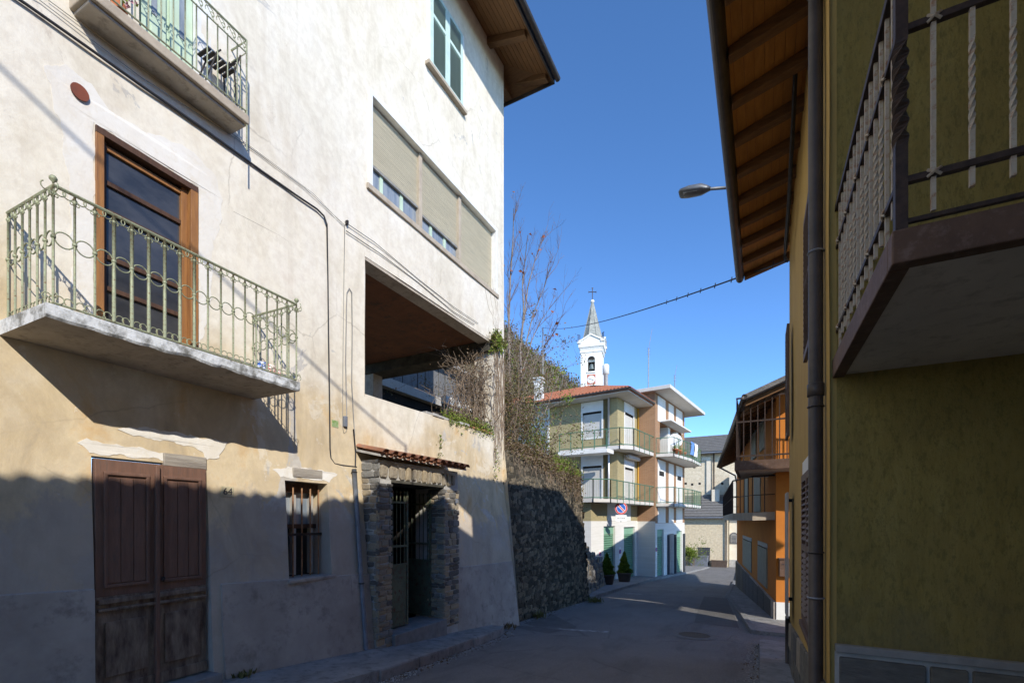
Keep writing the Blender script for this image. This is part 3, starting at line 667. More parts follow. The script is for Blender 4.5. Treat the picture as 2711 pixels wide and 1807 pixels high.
# --- aqua louvred shutters
sw = MB()
sw.box(L2, 7.22, 7.30, -.1, .03, 10.42, 12.02); sw.box(L2, 8.41, 8.47, -.1, .03, 10.42, 12.02)
sw = sw.build('shuttered_window', MT['white_frame'], house, label='window with closed pale aqua louvred shutters under the eave')
MB().box(L2, 7.18, 8.50, -.1, .09, 10.36, 10.43).build('sill', MT['slab_tan'], sw, bevel=.006)
for a_, b_ in ((7.31, 7.85), (7.86, 8.40)):
    sh = MB()
    for c_, d_ in ((a_, a_+.07), (b_-.07, b_)): sh.box(L2, c_, d_, .005, .045, 10.45, 12.0)
    for c_, d_ in ((10.45, 10.52), (11.42, 11.49), (11.93, 12.0)): sh.box(L2, a_+.07, b_-.07, .005, .045, c_, d_)
    sh = sh.build('shutter', MT['aqua'], sw, bevel=.003)
    MB().box(L2, a_+.06, b_-.06, -.012, .004, 10.46, 11.98).build('back_board', MT['aqua_slat'], sw)
    slat = MB(); slat.box(WORLD, 0, b_-a_-.14, -.004, .004, -.026, .026); sm_ = slat.mesh('slat', MT['aqua_slat'])
    h = 10.545
    while h < 11.92:
        if not 11.40 < h < 11.51: place('slat', sm_, frame_mat(L2, a_+.07, .022, h) @ Matrix.Rotation(R(38), 4, 'X'), sw)
        h += .04
# --- loggia inside
lg = MB(); XB = -4.0
lg.quad(L2.w(5.63, -.3, 5.96), L2.w(10.2, -.3, 5.96), L2.w(10.2, XB, 5.96), L2.w(5.63, XB, 5.96), 0)
lg.quad(L2.w(5.62, 0, 3.7), L2.w(5.62, XB, 3.7), L2.w(5.62, XB, 6), L2.w(5.62, 0, 6), 1)
lg.quad(L2.w(5.62, XB, 3.7), L2.w(8.2, XB, 3.7), L2.w(8.2, XB, 6), L2.w(5.62, XB, 6), 1)
lg.quad(L2.w(5.62, -.3, 3.55), L2.w(10.2, -.3, 3.55), L2.w(10.2, XB, 3.55), L2.w(5.62, XB, 3.55), 1)
lg.quad(L2.w(5.62, -.3, 3.74), L2.w(9.8, -.3, 3.74), L2.w(9.8, -.3, 3.5), L2.w(5.62, -.3, 3.5), 1)
lg = lg.build('loggia', [MT['haybrown'], MT['soffit_grey']], house, label='dark open loggia with brown stained ceiling')
MB().box(L2, 9.60, 10.2, XB, -.02, 5.70, 5.958).build('end_beam', MT['mortar_dark'], lg, bevel=.01)
MB().box(L2, 9.65, 10.0, XB-.1, XB+.3, 3.5, 5.70).build('pillar', MT['soffit_grey'], lg)
MB().box(L2, 5.63, 9.72, -.31, -.01, 5.90, 5.955).build('front_beam', MT['soffit_grey'], lg)
mb = MB(); wallgrid(mb, L2, 9.74, 10.279, 3.70, 6.0, [], lambda s, h: .004+wob(s-S0, h), .2); mb.box(L2, 9.74, 10.27, -.5, -.01, 3.7, 6.0)
mb.build('column', MT['plaster'], lg)
# broken coping along the parapet
for i in range(14):
    s = 7.2+i*.185; t = rnd.uniform(.02, .05)
    MB().box(L2, s, s+.18, -.30, d2(s, 3.7)+rnd.uniform(.0, .03), 3.735, 3.745+t).build('coping_brick', MT['tile'] if i > 7 else MT['mortar'], lg, bevel=.008)
# --- roof
rf = MB(); EH, OV = 12.58, 1.10
xo, xi = -5.6+OV, -5.75; ye, yw = 10.92, 10.28
P = lambda x, y, h: (x, y, h)
up = .30
rf.quad(P(xo, -9, EH+.10), P(xo, ye, EH+.10), P(-9.5, ye-3.9+.0, EH+1.9), P(-9.5, -9, EH+1.9))
rf.add([P(xo, ye, EH+.10), P(-13, ye, EH+.10), P(-9.5, ye-3.9, EH+1.9)], [(0, 1, 2)])
rf = rf.build('roof', MT['far_tile'], house)
mb = MB(); nb_ = 12
for i in range(nb_):      # soffit boards lie along the street
    x0 = xo-(OV+.2)*i/nb_; x1 = xo-(OV+.2)*(i+1)/nb_+.006; z0 = EH+.05+(xo-x0)*up; z1 = EH+.05+(xo-x1)*up
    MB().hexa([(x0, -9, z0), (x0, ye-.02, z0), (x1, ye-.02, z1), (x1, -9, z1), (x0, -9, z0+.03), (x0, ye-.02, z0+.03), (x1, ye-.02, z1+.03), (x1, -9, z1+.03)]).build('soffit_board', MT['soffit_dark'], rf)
for i, y in enumerate([10.72, 9.55, 8.3, 7.05, 5.8, 4.5, 3.2]):
    a_ = .075; MB().hexa([(xo-.13, y-a_, EH+.09-.14), (xo-.13, y+a_, EH+.09-.14), (-5.62, y+a_, EH+.05+1.1*up-.17), (-5.62, y-a_, EH+.05+1.1*up-.17), (xo-.13, y-a_, EH+.085), (xo-.13, y+a_, EH+.085), (-5.62, y+a_, EH+.05+1.1*up), (-5.62, y-a_, EH+.05+1.1*up)]).build('rafter', MT['rafter'], rf, bevel=.012)
# purlin ends showing past the end wall
for x, dz in ((-5.75, 0), (-7.3, .25)): MB().box(WORLD, x-.09, x+.09, 10.1, 10.86, EH+.02+dz, EH+.24+dz).build('purlin_end', MT['rafter'], rf, bevel=.015)
MB().hexa([(xo-.03, -9, EH-.02), (xo-.03, ye, EH-.02), (xo+.0, ye, EH-.02), (xo+.0, -9, EH-.02), (xo-.03, -9, EH+.12), (xo-.03, ye, EH+.12), (xo+.0, ye, EH+.12), (xo+.0, -9, EH+.12)]).build('fascia', MT['gutter'], rf)
MB().box(WORLD, -9.5, xo, ye-.03, ye, EH-.02, EH+.13).build('fascia', MT['gutter'], rf)
mb = MB(); pts = []
for y in (-9, ye+.03):
    pts.append([(xo+.01+.065+.07*math.cos(R(180+180*k/8)), y, EH+.10+.075*math.sin(R(180+180*k/8))) for k in range(9)])
for k in range(8): mb.quad(pts[0][k], pts[1][k], pts[1][k+1], pts[0][k+1])
mb.add(pts[1], [tuple(range(9))]); mb.build('gutter', MT['gutter'], rf, True)
mb = MB(); mb.quad((xo, ye, EH+.05), (xo-1.3, ye, EH+.05), (xo-1.3, ye-.64, EH+.35), (xo, ye-.64, EH+.35)); mb.quad((xo-1.2, ye, EH+.05), (-12, ye, EH+.05), (-12, 10.25, EH+.25), (xo-1.2, 10.25, EH+.25)); mb.build('verge_boards', MT['rafter'], rf)

# --- cables, conduits, drainpipe on the facade
def wire(F, pts, r_, name, mat, d=.02, parent=house, n=6, label=None, dd=None):
    P_ = []
    for x, y in pts:
        s, h = F.at(x, y, d); P_.append(F.w(s, d, h))
    return MB().tube(P_, r_, n).build(name, mat, parent, True, label=label)
wire(L1, [(-60, -70), (60, 10), (200, 108), (340, 207), (480, 305), (600, 392), (680, 448), (728, 480), (744, 496), (751, 516)], .013, 'cable', MT['cable'], .022)
wire(L2, [(751, 514), (753, 640), (755, 800), (757, 930), (758, 1030), (760, 1052), (768, 1064), (785, 1068), (819, 1072)], .011, 'cable', MT['cable'], .022)
wire(L1, [(-20, -60), (90, 0), (320, 175), (560, 330), (700, 432), (790, 515)], .0035, 'thin_wire', MT['cable_grey'], .015)
wire(L1, [(110, 0), (340, 170), (580, 340), (720, 445), (792, 520)], .003, 'thin_wire', MT['cable_grey'], .012)
wire(L2, [(792, 510), (860, 556), (960, 640), (1040, 703), (1098, 742)], .006, 'thin_wire', MT['cable_grey'], .02)
wire(L2, [(795, 530), (870, 580), (960, 648), (1040, 715), (1090, 745)], .006, 'thin_wire', MT['cable'], .02)
wire(L2, [(797, 985), (794, 830), (796, 700), (797, 672), (802, 662), (808, 672), (809, 760), (808, 880), (812, 960), (815, 1000)], .008, 'conduit', MT['cable_grey'], .015)
wire(L2, [(792, 515), (790, 640), (788, 800), (787, 960), (787, 980), (790, 995), (796, 990), (794, 968)], .0045, 'thin_wire', MT['cable_grey'], .012)
s_, h_ = L2.at(790, 968); MB().box(L2, s_-.03, s_+.03, .0, .05, h_-.08, h_+.08).build('junction_box', MT['galv'], house, bevel=.006)
for x, y in ((795, 512),): 
    F_ = L1 if x < 785 else L2; s_, h_ = F_.at(x, y); MB().box(F_, s_-.015, s_+.015, 0, .04, h_-.03, h_+.03).build('cable_clip', MT['iron_dark'], house)
# old scratched rectangle in the plaster
wire(L1, [(536, 486), (640, 540), (734, 603)], .004, 'plaster_scar', MT['soffit_grey'], .002); 
pp = []
for x, y in ((812, 1000), (817, 1060), (815, 1100)): pp.append(L2.w(*((L2.at(x, y, .05)[0],)+(.05,)+(L2.at(x, y, .05)[1],))))
h_top = pp[-1].z; s_ = 5.33
pts = [L2.w(s_, d2(s_, h)+.045, h) for h in (2.9, 2.75, 2.5, 2.0, 1.4, .8, .2, -.2, ground(5.3)+.16)]
wire(L2, [(812, 985), (817, 1040), (816, 1072)], .011, 'cable', MT['cable'], .03)
dp = MB().tube([q for q in pts if q.z < 2.62], .036, 10).build('drainpipe', MT['galv'], house, True)
for h in (2.45, .75): MB().ring(L2.w(s_, d2(s_, h)+.045, h), (1, 0, 0), (0, 1, 0), .04, .009, 12).build('pipe_clamp', MT['iron_dark'], dp)
# ------------------------------------------------------------------ rubble stones
def stone_mesh(seed, mats_i, name='stone', mats=STONES):
    r_ = random.Random(seed); mb = MB(); vs = []
    cut = [(r_.uniform(.06, .22), r_.uniform(.06, .24)) for _ in range(4)]; out = []
    for (sx, sz), (cx_, cz_) in zip(((-1, -1), (1, -1), (1, 1), (-1, 1)), cut):
        a = (sx*(.5-cx_), sz*.5); b = (sx*.5, sz*(.5-cz_)); out += [a, b] if sx*sz > 0 and False else ([b, a] if sx == sz*-1 and sx == 1 and False else [a, b])
    out.sort(key=lambda p: math.atan2(p[1], p[0])); n = len(out); tx, tz = r_.uniform(-.35, .35), r_.uniform(-.35, .35)
    for k, (q, d) in enumerate(((1.0, 0.0), (1.0, .62), (.88, .95), (.45, 1.05))):
        for x, z in out:
            x_, z_ = x*q+r_.uniform(-.02, .02), z*q+r_.uniform(-.02, .02); vs.append((x_, d*(1+tx*x_+tz*z_)+(r_.uniform(-.12, .12) if k > 1 else 0), z_))
    fs = [(k*n+i, k*n+(i+1) % n, (k+1)*n+(i+1) % n, (k+1)*n+i) for k in range(3) for i in range(n)]+[tuple(3*n+i for i in range(n))]
    mb.add(vs, fs); return mb.mesh(name, mats[mats_i], False)
PST = [stone_mesh(100+i, i % 4) for i in range(12)]
def courses(F, s0, s1, h0, h1, rh, rw, gap, rr, hb=None):
    """irregular coursing: yields (s, h, w, t)"""
    h = h0
    while h < h1-.03:
        t = min(rr.uniform(*rh), h1-h)
        if h1-h-t < rh[0]*.6: t = h1-h
        s = s0
        while s < s1-.02:
            w_ = min(rr.uniform(*rw), s1-s)
            if s1-s-w_ < rw[0]*.6: w_ = s1-s
            yield (s+w_/2, h+t/2, w_-gap, t-gap); s += w_
        h += t

# ------------------------------------------------------------------ stone gateway with tiled canopy
gate = thing('stone_gateway', 'rough stone gateway with clay tile canopy and half open iron gate', 'gateway', (-5.2, 6.6, ground(6.6)))
PX = .40; F0 = L2
rr = random.Random(3); PB = -.62
core = MB()
core.box(F0, 5.53, 5.84, -.3, PX-.045, PB, 2.358); core.box(F0, 7.26, 7.74, -.3, PX-.045, PB, 2.358); core.box(F0, 5.535, 7.735, -.28, PX-.045, 2.36, 2.66)
core.build('mortar_core', MT['mortar'], gate)
def stones_on(F, s0, s1, h0, h1, d, rh, rw, depth_, parent, meshes, gap=.016, keep=1.0):
    for s, h, w_, t in courses(F, s0, s1, h0, h1, rh, rw, gap, rr):
        if rr.random() > keep: continue
        place('stone', rr.choice(meshes), frame_mat(F, s, d+rr.uniform(-.008, .008), h, (w_*1.04, depth_*rr.uniform(.8, 1.3), t*1.04), rr.uniform(-.05, .05)), parent)
stones_on(F0, 5.50, 5.86, PB+.3, 2.30, PX-.05, (.05, .13), (.10, .30), .024, gate, PST)
stones_on(F0, 7.24, 7.77, PB+.3, 2.30, PX-.05, (.05, .13), (.10, .32), .024, gate, PST)
FS = F0.sub(5.53, 0, 90)     # left flank of the gateway: s runs out from the wall ... u = +x, n = -y
stones_on(FS, .02, PX-.0, -.15, 2.62, -.01, (.07, .13), (.10, .28), .022, gate, PST)
FJ = F0.sub(7.26, 0, 90)     # right-hand jamb, facing back down the opening
stones_on(FJ, .0, PX-.0, -.3, 2.30, -.012, (.07, .13), (.13, .26), .04, gate, PST)
# lintel: upright stones set apart in mortar
s = 5.56
for w_ in (.20, .24, .17, .15, .15, .13, .15, .14, .16, .15, .14, .15, .14, .12):
    if s+w_ > 7.75: break
    place('stone', rr.choice([PST[i] for i in (0, 2, 4, 6, 8, 10)]), frame_mat(F0, s+w_/2, PX-.05, 2.475+rr.uniform(-.012, .012), (w_*.80, .045, .205+rr.uniform(-.02, .02)), rr.uniform(-.1, .1)), gate); s += w_
MB().box(F0, 5.84, 7.26, -.28, PX-.02, 2.315, 2.365).build('lintel', MT['mortar_dark'], gate, bevel=.01)
MB().box(F0, 5.84, 7.27, -.25, PX+.04, -.45, -.13).build('threshold', MT['kerb'], gate, bevel=.012)
# clay tiles
tm = MB(); n = 8
for j in range(2):
    for i in range(n+1):
        a = math.pi*i/n; rr_ = .080-.010*j
        tm.v.append((rr_*math.cos(a), .62*(1-j), rr_*math.sin(a)*.72+.0))
    for i in range(n+1):
        a = math.pi*i/n; rr_ = .066-.010*j
        tm.v.append((rr_*math.cos(a), .62*(1-j), rr_*math.sin(a)*.72))
for i in range(n):
    q = n+1
    for A_, B_, C_, D_ in ((i, i+1, 2*q+i+1, 2*q+i), (q+i, q+i+1, 3*q+i+1, 3*q+i), (i, i+1, q+i+1, q+i)): tm.f.append((A_, B_, C_, D_)); tm.m.append(0)
tm = tm.mesh('tile', MT['tile'], True)
um_ = MB(); n = 8
for y_ in (.60, 0):
    for i in range(n+1):
        a = math.pi+math.pi*i/n; um_.v.append((.080*math.cos(a), y_, .075*math.sin(a)*.72))
for i in range(n): um_.f.append((i, i+1, n+1+i+1, n+1+i)); um_.m.append(0)
um_ = um_.mesh('tile', MT['tile'], True)
pitch = .204; N = 12
for i in range(N):
    s = 5.50+i*pitch; tilt_ = Matrix.Rotation(-.22, 4, 'X')
    place('tile', tm, frame_mat(F0, s, -.02, 2.875+rr.uniform(-.006, .006)) @ tilt_ @ Matrix.Rotation(rr.uniform(-.02, .02), 4, 'Z'), gate)
    if i < N-1: place('tile', um_, frame_mat(F0, s+pitch/2, -.02, 2.872) @ tilt_, gate)
MB().hexa([F0.w(5.42, -.02, 2.80), F0.w(7.83, -.02, 2.80), F0.w(7.83, .50, 2.685), F0.w(5.42, .50, 2.685), F0.w(5.42, -.02, 2.835), F0.w(7.83, -.02, 2.835), F0.w(7.83, .50, 2.72), F0.w(5.42, .50, 2.72)]).build('tile_bed', MT['mortar'], gate)
# iron gate: left leaf shut, right leaf swung in
def iron_leaf(F, s0, s1, d, name, label):
    lf = MB()
    for s in (s0, s1-.04): lf.box(F, s, s+.04, d-.02, d+.02, -.10, 2.22)
    for h in (-.10, .93, 1.25, 2.0): lf.box(F, s0+.04, s1-.04, d-.018, d+.018, h, h+.035)
    lf = lf.build(name, MT['gate_green'], gate, label=label)
    nb = 6
    for i in range(nb):
        s = s0+.04+(s1-s0-.08)*(i+.5)/nb
        b_ = MB(); b_.tube([F.w(s, d, .95), F.w(s, d, 2.17)], .0085, 6); b_.lathe(F.w(s, d, 2.17), [(.008, 0), (.02, .015), (.02, .03), (.004, .06)], 8); b_.build('bar', MT['gate_green'], lf)
    MB().box(F, s0+.04, s1-.04, d-.006, d+.006, -.08, .93).build('sheet_panel', MT['gate_green'], lf)
    MB().box(F, s0+.14, s1-.14, d+.006, d+.02, .15, .72).build('raised_panel', MT['gate_green'], lf, bevel=.02)
    return lf
iron_leaf(F0, 5.86, 6.52, .12, 'gate_leaf', 'shut green iron gate leaf with bars and sheet panel')
FR_ = F0.sub(7.22, .10, -86)
iron_leaf(FR_, .0, .68, 0, 'gate_leaf', 'gate leaf standing open inside the passage')
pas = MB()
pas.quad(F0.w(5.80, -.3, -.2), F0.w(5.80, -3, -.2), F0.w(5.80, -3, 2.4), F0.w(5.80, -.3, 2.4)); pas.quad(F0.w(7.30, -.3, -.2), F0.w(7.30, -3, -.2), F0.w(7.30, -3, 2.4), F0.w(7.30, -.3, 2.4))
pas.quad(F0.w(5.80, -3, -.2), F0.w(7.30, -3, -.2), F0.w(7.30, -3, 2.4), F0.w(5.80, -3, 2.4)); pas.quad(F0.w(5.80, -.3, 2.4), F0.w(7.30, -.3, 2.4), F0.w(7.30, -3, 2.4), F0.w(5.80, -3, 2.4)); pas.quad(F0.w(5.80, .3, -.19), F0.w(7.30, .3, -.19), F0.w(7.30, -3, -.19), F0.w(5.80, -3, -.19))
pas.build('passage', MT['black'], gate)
s_, h_ = F0.at(1044, 1176, PX+.01)
pl = MB().box(F0, s_-.06, s_+.06, PX, PX+.022, h_-.055, h_+.055).build('number_plate', MT['yellow_plate'], gate, bevel=.003)
text_on(F0, '62', .095, MT['ink'], s_, PX+.024, h_, pl)
s_, h_ = F0.at(1048, 1150, PX+.01)
MB().box(F0, s_-.03, s_+.03, PX, PX+.03, h_-.04, h_+.04).build('door_bell', MT['galv'], gate, bevel=.008)

# ------------------------------------------------------------------ rubble retaining wall
rw = thing('retaining_wall', 'battered rubble stone retaining wall, dark below and overgrown on top', 'wall', (-5.3, 13, ground(13)))
RY0, RY1, RT = 10.30, 16.0, 3.45
def rwx(y, h):
    base = float(np.interp(y, [10.3, 16], [-5.38, -5.30])); t = (RT-h)/(RT-ground(y)); return -5.66+(base+5.66)*max(0, t)**1.0-.02
mb = MB(); yy = [RY0+(RY1-RY0)*i/14 for i in range(15)]
for i in range(14):
    for k in range(8):
        def Q(y, t): h = ground(y)-.15+(RT-ground(y)+.15)*t; return (rwx(y, h), y, h)
        mb.quad(Q(yy[i], k/8), Q(yy[i+1], k/8), Q(yy[i+1], (k+1)/8), Q(yy[i], (k+1)/8))
q0 = [(rwx(RY1, h), RY1, h) for h in (ground(RY1)-.15, RT)]
mb.quad(q0[0], (-9.5, RY1+1.2, q0[0][2]), (-9.5, RY1+1.2, RT), q0[1])
mb.build('mortar_core', MT['mortar_dark'], rw)
RST = [stone_mesh(300+i, i % 3, 'stone', WSTONES) for i in range(12)]
allst = []
rr = random.Random(11)
FW = Frame(-5.4, 0, 0)
h = ground(16)-.1
while h < RT:
    t = rr.uniform(.07, .15); s = RY0-.05
    while s < RY1:
        w_ = rr.choice((rr.uniform(.07, .16), rr.uniform(.12, .32)))
        if h+t/2 > ground(s)-.1: allst.append((s+w_/2, h+t/2+rr.uniform(-.04, .04), w_, t*rr.uniform(.7, 1.3)))
        s += w_
    h += t*.95
allst.sort(key=lambda q: q[0]-1.2*q[2])
def stm(y, h, w_, t):
    x = rwx(y, h); lean = math.atan2(rwx(y, h-.1)-rwx(y, h+.1), .2)
    M_ = Matrix(((0, 1, 0), (1, 0, 0), (0, 0, 1))).to_4x4(); M_.translation = (x-.004, y, h)
    return M_ @ Matrix.Rotation(-lean, 4, 'X') @ Matrix.Rotation(rr.uniform(-.4, .4), 4, 'Y') @ Matrix.Diagonal((w_*1.0, rr.choice((rr.uniform(.008, .02), rr.uniform(.015, .04))), t*1.02, 1))
rest = MB()
for i, (y, h, w_, t) in enumerate(allst):
    me = rr.choice(RST); M_ = stm(y, h, w_, t)
    if i < 295: place('stone', me, M_, rw)
    else:
        k = RST.index(me) % 3; rest.add([M_ @ v.co for v in me.vertices], [tuple(p.vertices) for p in me.polygons], k)
# corner stones of the return
for j in range(34):
    h = ground(RY1)+j*.14; M_ = Matrix.Translation((rwx(RY1, h)-.10+rr.uniform(-.03, .04), RY1, h)) @ Matrix.Rotation(rr.uniform(-.3, .3), 4, 'Y') @ Matrix.Diagonal((rr.uniform(.2, .34), .07, .15, 1))
    me = rr.choice(RST); rest.add([M_ @ v.co for v in me.vertices], [tuple(p.vertices) for p in me.polygons], RST.index(me) % 3)
o = rest.build('stone_infill', WSTONES, rw); o['kind'] = 'stuff'
# terrace ground behind the wall, hill beyond
mb = MB()
for i in range(12):
    for j in range(10):
        def T(i, j): x = -5.66-.9*i; y = 10.25+.62*j+.1*i; return (x, y, 3.36+.10*math.sin(1.7*i+j)*(.3 if i else 0)+.12*max(0, i-2))
        mb.quad(T(i, j), T(i+1, j), T(i+1, j+1), T(i, j+1))
struct('terrace', mb, MT['earth'])
def hillz(x, y):
    u_ = -14-x; e = 2.55*min(max(u_, 0), 8)+.9*max(0, u_-8)
    return ground(y)-.5+e*min(1, max(0, (y-38)/16))+.8*math.sin(x*.35)*math.cos(y*.23)*min(1, e*.2)
mb = MB(); xs = [-12-2.2*i for i in range(26)]; ys = [17+5*i for i in range(26)]
for x in xs:
    for y in ys: mb.v.append((x, y, hillz(x, y)))
for i in range(len(xs)-1):
    for j in range(len(ys)-1): mb.f.append((i*26+j, i*26+j+1, (i+1)*26+j+1, (i+1)*26+j)); mb.m.append(0)
struct('hillside', mb, MT['earth'], smooth=True)

# low rock wall and pillar before the yellow house
lw = thing('low_rubble_wall', 'low pale rubble bank between the retaining wall and the garages', 'wall', (-6.6, 20, ground(20)))
mb = MB(); FB = Frame(-5.62, 16.5, -9.5)
MB().hexa([FB.w(0, -.6, -1.8), FB.w(7.3, -.6, -2.1), FB.w(7.3, 0, -2.1), FB.w(0, 0, -1.8), FB.w(0, -.6, 1.0), FB.w(7.3, -.6, -.6), FB.w(7.3, -.25, -.6), FB.w(0, -.25, 1.0)]).build('mortar_core', MT['mortar'], lw)
for s in [i*.33+.1 for i in range(22)]:
    top = 1.0-1.6*s/7.3
    for h in [ground(16.2+s)+.1+.24*k for k in range(14)]:
        if h < top: place('stone', rr.choice(PST), frame_mat(FB, s+rr.uniform(-.06, .06), -.25*((h-ground(16.2+s))/(top-ground(16.2+s)+.01))-.03, h, (rr.uniform(.26, .42), .10, rr.uniform(.2, .3)), rr.uniform(-.4, .4)), lw)
# ------------------------------------------------------------------ ochre and olive house on the right
oh = thing('ochre_house', 'ochre house with olive side wall, larch eaves and brown shutters', 'house', (.5, 4.3, ground(4.3)))
OX, OY0, OY1 = .47, 4.25, 9.35
FO = Frame(OX, 0, 180)      # street face: u = -y, n = -x
FV = Frame(OX+.035, OY0, 90)    # olive face: u = +x, n = -y
ww = (5.02, 6.42)           # ground-floor window on the street face (y)
mb = MB()
holes = [(-ww[1]+.06, -ww[0]-.06, .62, 2.24, .14), (-5.75, -4.98, 3.35, 4.75, .12)]
wallgrid(mb, FO, -OY1, -OY0+.035, -1.2, 6.9, holes, lambda s, h: wob(s, h)*.5, .35, .12)
mb.quad((OX, OY0, -1), (OX+.05, OY0, -1), (OX+.05, OY0, 7.2), (OX, OY0, 7.2))
mb.quad((OX, OY1, -1.2), (6.0, OY1, -1.2), (6.0, OY1, 5.6), (OX, OY1, 6.6)); mb.quad((5.5, OY0, -1.2), (6.0, OY1, -1.2), (6.0, OY1, 5.6), (5.5, OY0, 6.6))  # unseen rear depth chosen to let a strip of sun reach the road
mb.build('wall', MT['ochre'], oh)
mb = MB(); wallgrid(mb, FV, .012, 5, .74, 7.0, [], lambda s, h: .006+wob(s*.6, h)*.6, .3); mb.build('side_wall', MT['olive'], oh)
# hair crack running down the olive render
pk = [(2120, 1150), (2145, 1180), (2190, 1215), (2240, 1262), (2290, 1325), (2340, 1365)]
pts = []
for a_, b_ in zip(pk[:-1], pk[1:]):
    for t_ in (0, .33, .66):
        q = FV.at(a_[0]+(b_[0]-a_[0])*t_+rnd.uniform(-4, 4), a_[1]+(b_[1]-a_[1])*t_+rnd.uniform(-4, 4)); pts.append(FV.w(q[0], .009+wob(q[0]*.6, q[1])*.6, q[1]))
MB().tube(pts, .0022, 4).build('crack', MT['olive'], oh)
# stone base of the olive face: cap and slabs
MB().box(FV, .0, 5, -.02, .055, .745, .80).build('base_cap', MT['grey_cap'], oh, bevel=.006)
MB().box(FV, .0, 5, -.05, .012, -.8, .746).build('base_mortar', MT['mortar'], oh)
rr = random.Random(5); s = .015
for w_ in (.52, .22, .75, .6, .42, .7, .5):
    cols_ = [(.02, .36), (.38, .72)] if w_ > .3 else [(.02, .72)]
    for a_, b_ in cols_:
        n_ = 2 if (w_ > .5 and rr.random() < .5) else 1
        for k in range(n_):
            MB().box(FV, s+k*w_/n_+.012, s+(k+1)*w_/n_-.012, .0, .032+rr.uniform(0, .012), a_, b_-.012).build('stone_slab', rr.choice(MT['slabstone']), oh, bevel=.010)
    for a_ in (-.36, -.72): MB().box(FV, s+.012, s+w_-.012, .0, .036, a_, a_+.34).build('stone_slab', rr.choice(MT['slabstone']), oh, bevel=.010)
    s += w_
# stone base of the street face
n = 9; 
for i in range(n):
    a_, b_ = -OY1+(OY1-OY0)*i/n, -OY1+(OY1-OY0)*(i+1)/n; ga, gb = ground(-a_)+.10, ground(-b_)+.10; ta, tb = ga+.68, gb+.68
    for k in (0, 1):
        la, lb, ua, ub_ = (ga, gb, ga+.33, gb+.33) if k == 0 else (ga+.345, gb+.345, ta, tb)
        e = .008+rr.uniform(0, .012); p_ = .028+e
        MB().hexa([FO.w(a_+.01, 0, la-.03), FO.w(b_-.01, 0, lb-.03), FO.w(b_-.01, p_, lb-.03), FO.w(a_+.01, p_, la-.03), FO.w(a_+.01, 0, ua), FO.w(b_-.01, 0, ub_), FO.w(b_-.01, p_-.006, ub_), FO.w(a_+.01, p_-.006, ua)]).build('stone_slab', rr.choice(MT['slabstone']+[STONES[0]]), oh, bevel=.008)
MB().hexa([FO.w(-OY1, -.02, ground(OY1)), FO.w(-OY0, -.02, ground(OY0)), FO.w(-OY0, .018, ground(OY0)), FO.w(-OY1, .018, ground(OY1)), FO.w(-OY1, -.02, ground(OY1)+.775), FO.w(-OY0, -.02, ground(OY0)+.775), FO.w(-OY0, .018, ground(OY0)+.775), FO.w(-OY1, .018, ground(OY1)+.775)]).build('base_mortar', MT['mortar'], oh)
# ground-floor window: white surround, brown louvres
wn = MB()
a_, b_ = -ww[1], -ww[0]
for c_ in ((a_-.02, b_+.02, 2.24, 2.38), (a_-.02, a_+.07, .56, 2.24), (b_-.07, b_+.02, .56, 2.24)): wn.box(FO, c_[0], c_[1], -.1, .016, c_[2], c_[3])
wn = wn.build('window', MT['white_stucco'], oh, label='white rimmed window with brown louvred shutters')
MB().box(FO, a_-.05, b_+.05, -.1, .05, .50, .56).build('sill', MT['maroon'], wn, bevel=.006)
slm = MB(); slm.box(WORLD, 0, .50, -.006, .006, -.034, .034); slm = slm.mesh('slat', MT['shut_brown'])
for c_ in (a_+.10, a_+.70):
    sh = MB()
    for e_, f_ in ((c_-.03, c_+.03), (c_+.52, c_+.58)): sh.box(FO, e_, f_, -.005, .035, .60, 2.22)
    for e_, f_ in ((.60, .68), (1.38, 1.45), (2.14, 2.22)): sh.box(FO, c_+.03, c_+.52, -.005, .035, e_, f_)
    sh.build('shutter', MT['shut_brown'], wn, bevel=.003); MB().box(FO, c_+.02, c_+.53, -.02, -.006, .62, 2.2).build('back_board', MT['shut_brown'], wn)
    h = .72
    while h < 2.13:
        if not 1.36 < h < 1.47: place('slat', slm, frame_mat(FO, c_+.025, .018, h) @ Matrix.Rotation(R(40), 4, 'X'), wn)
        h += .062
# upstairs shutters standing open, and the far ones
for nm, y0, y1, h0, h1, d0, d1_, mat in (('shutter', 5.05, 5.66, 3.32, 4.74, .03, .065, 'shut_brown'), ('shutter', 8.35, 8.85, 3.0, 4.72, .05, .085, 'shut_brown'), ('shutter', 8.15, 8.62, .25, 2.13, .07, .10, 'white_wood')):
    sh = MB()
    for e_, f_ in ((-y1, -y1+.06), (-y0-.06, -y0)): sh.box(FO, e_, f_, d0, d1_, h0, h1)
    for e_, f_ in ((h0, h0+.07), ((h0+h1)/2-.03, (h0+h1)/2+.03), (h1-.07, h1)): sh.box(FO, -y1+.06, -y0-.06, d0, d1_, e_, f_)
    if mat == 'white_wood': sh.box(FO, -y1+.06, -y0-.06, d0+.006, d1_-.006, h0+.07, h1-.07)
    sh = sh.build(nm, MT[mat], oh, bevel=.004)
    if mat != 'white_wood':
        s2 = MB(); s2.box(WORLD, 0, y1-y0-.12, -.005, .005, -.03, .03); s2 = s2.mesh('slat', MT[mat]); h = h0+.1
        while h < h1-.08:
            place('slat', s2, frame_mat(FO, -y1+.06, (d0+d1_)/2, h) @ Matrix.Rotation(R(40), 4, 'X'), sh); h += .055
for h_ in (.45, 2.0): MB().box(FO, -8.64, -8.6, 0, .08, h_, h_+.05).build('hinge', MT['iron_dark'], oh)
# iron rain channel at the far corner
MB().tube([(OX-.05, 8.9, ground(8.9)+.1), (OX-.05, 8.9, .15)], .035, 8).build('standpipe', MT['gutter'], oh, True)
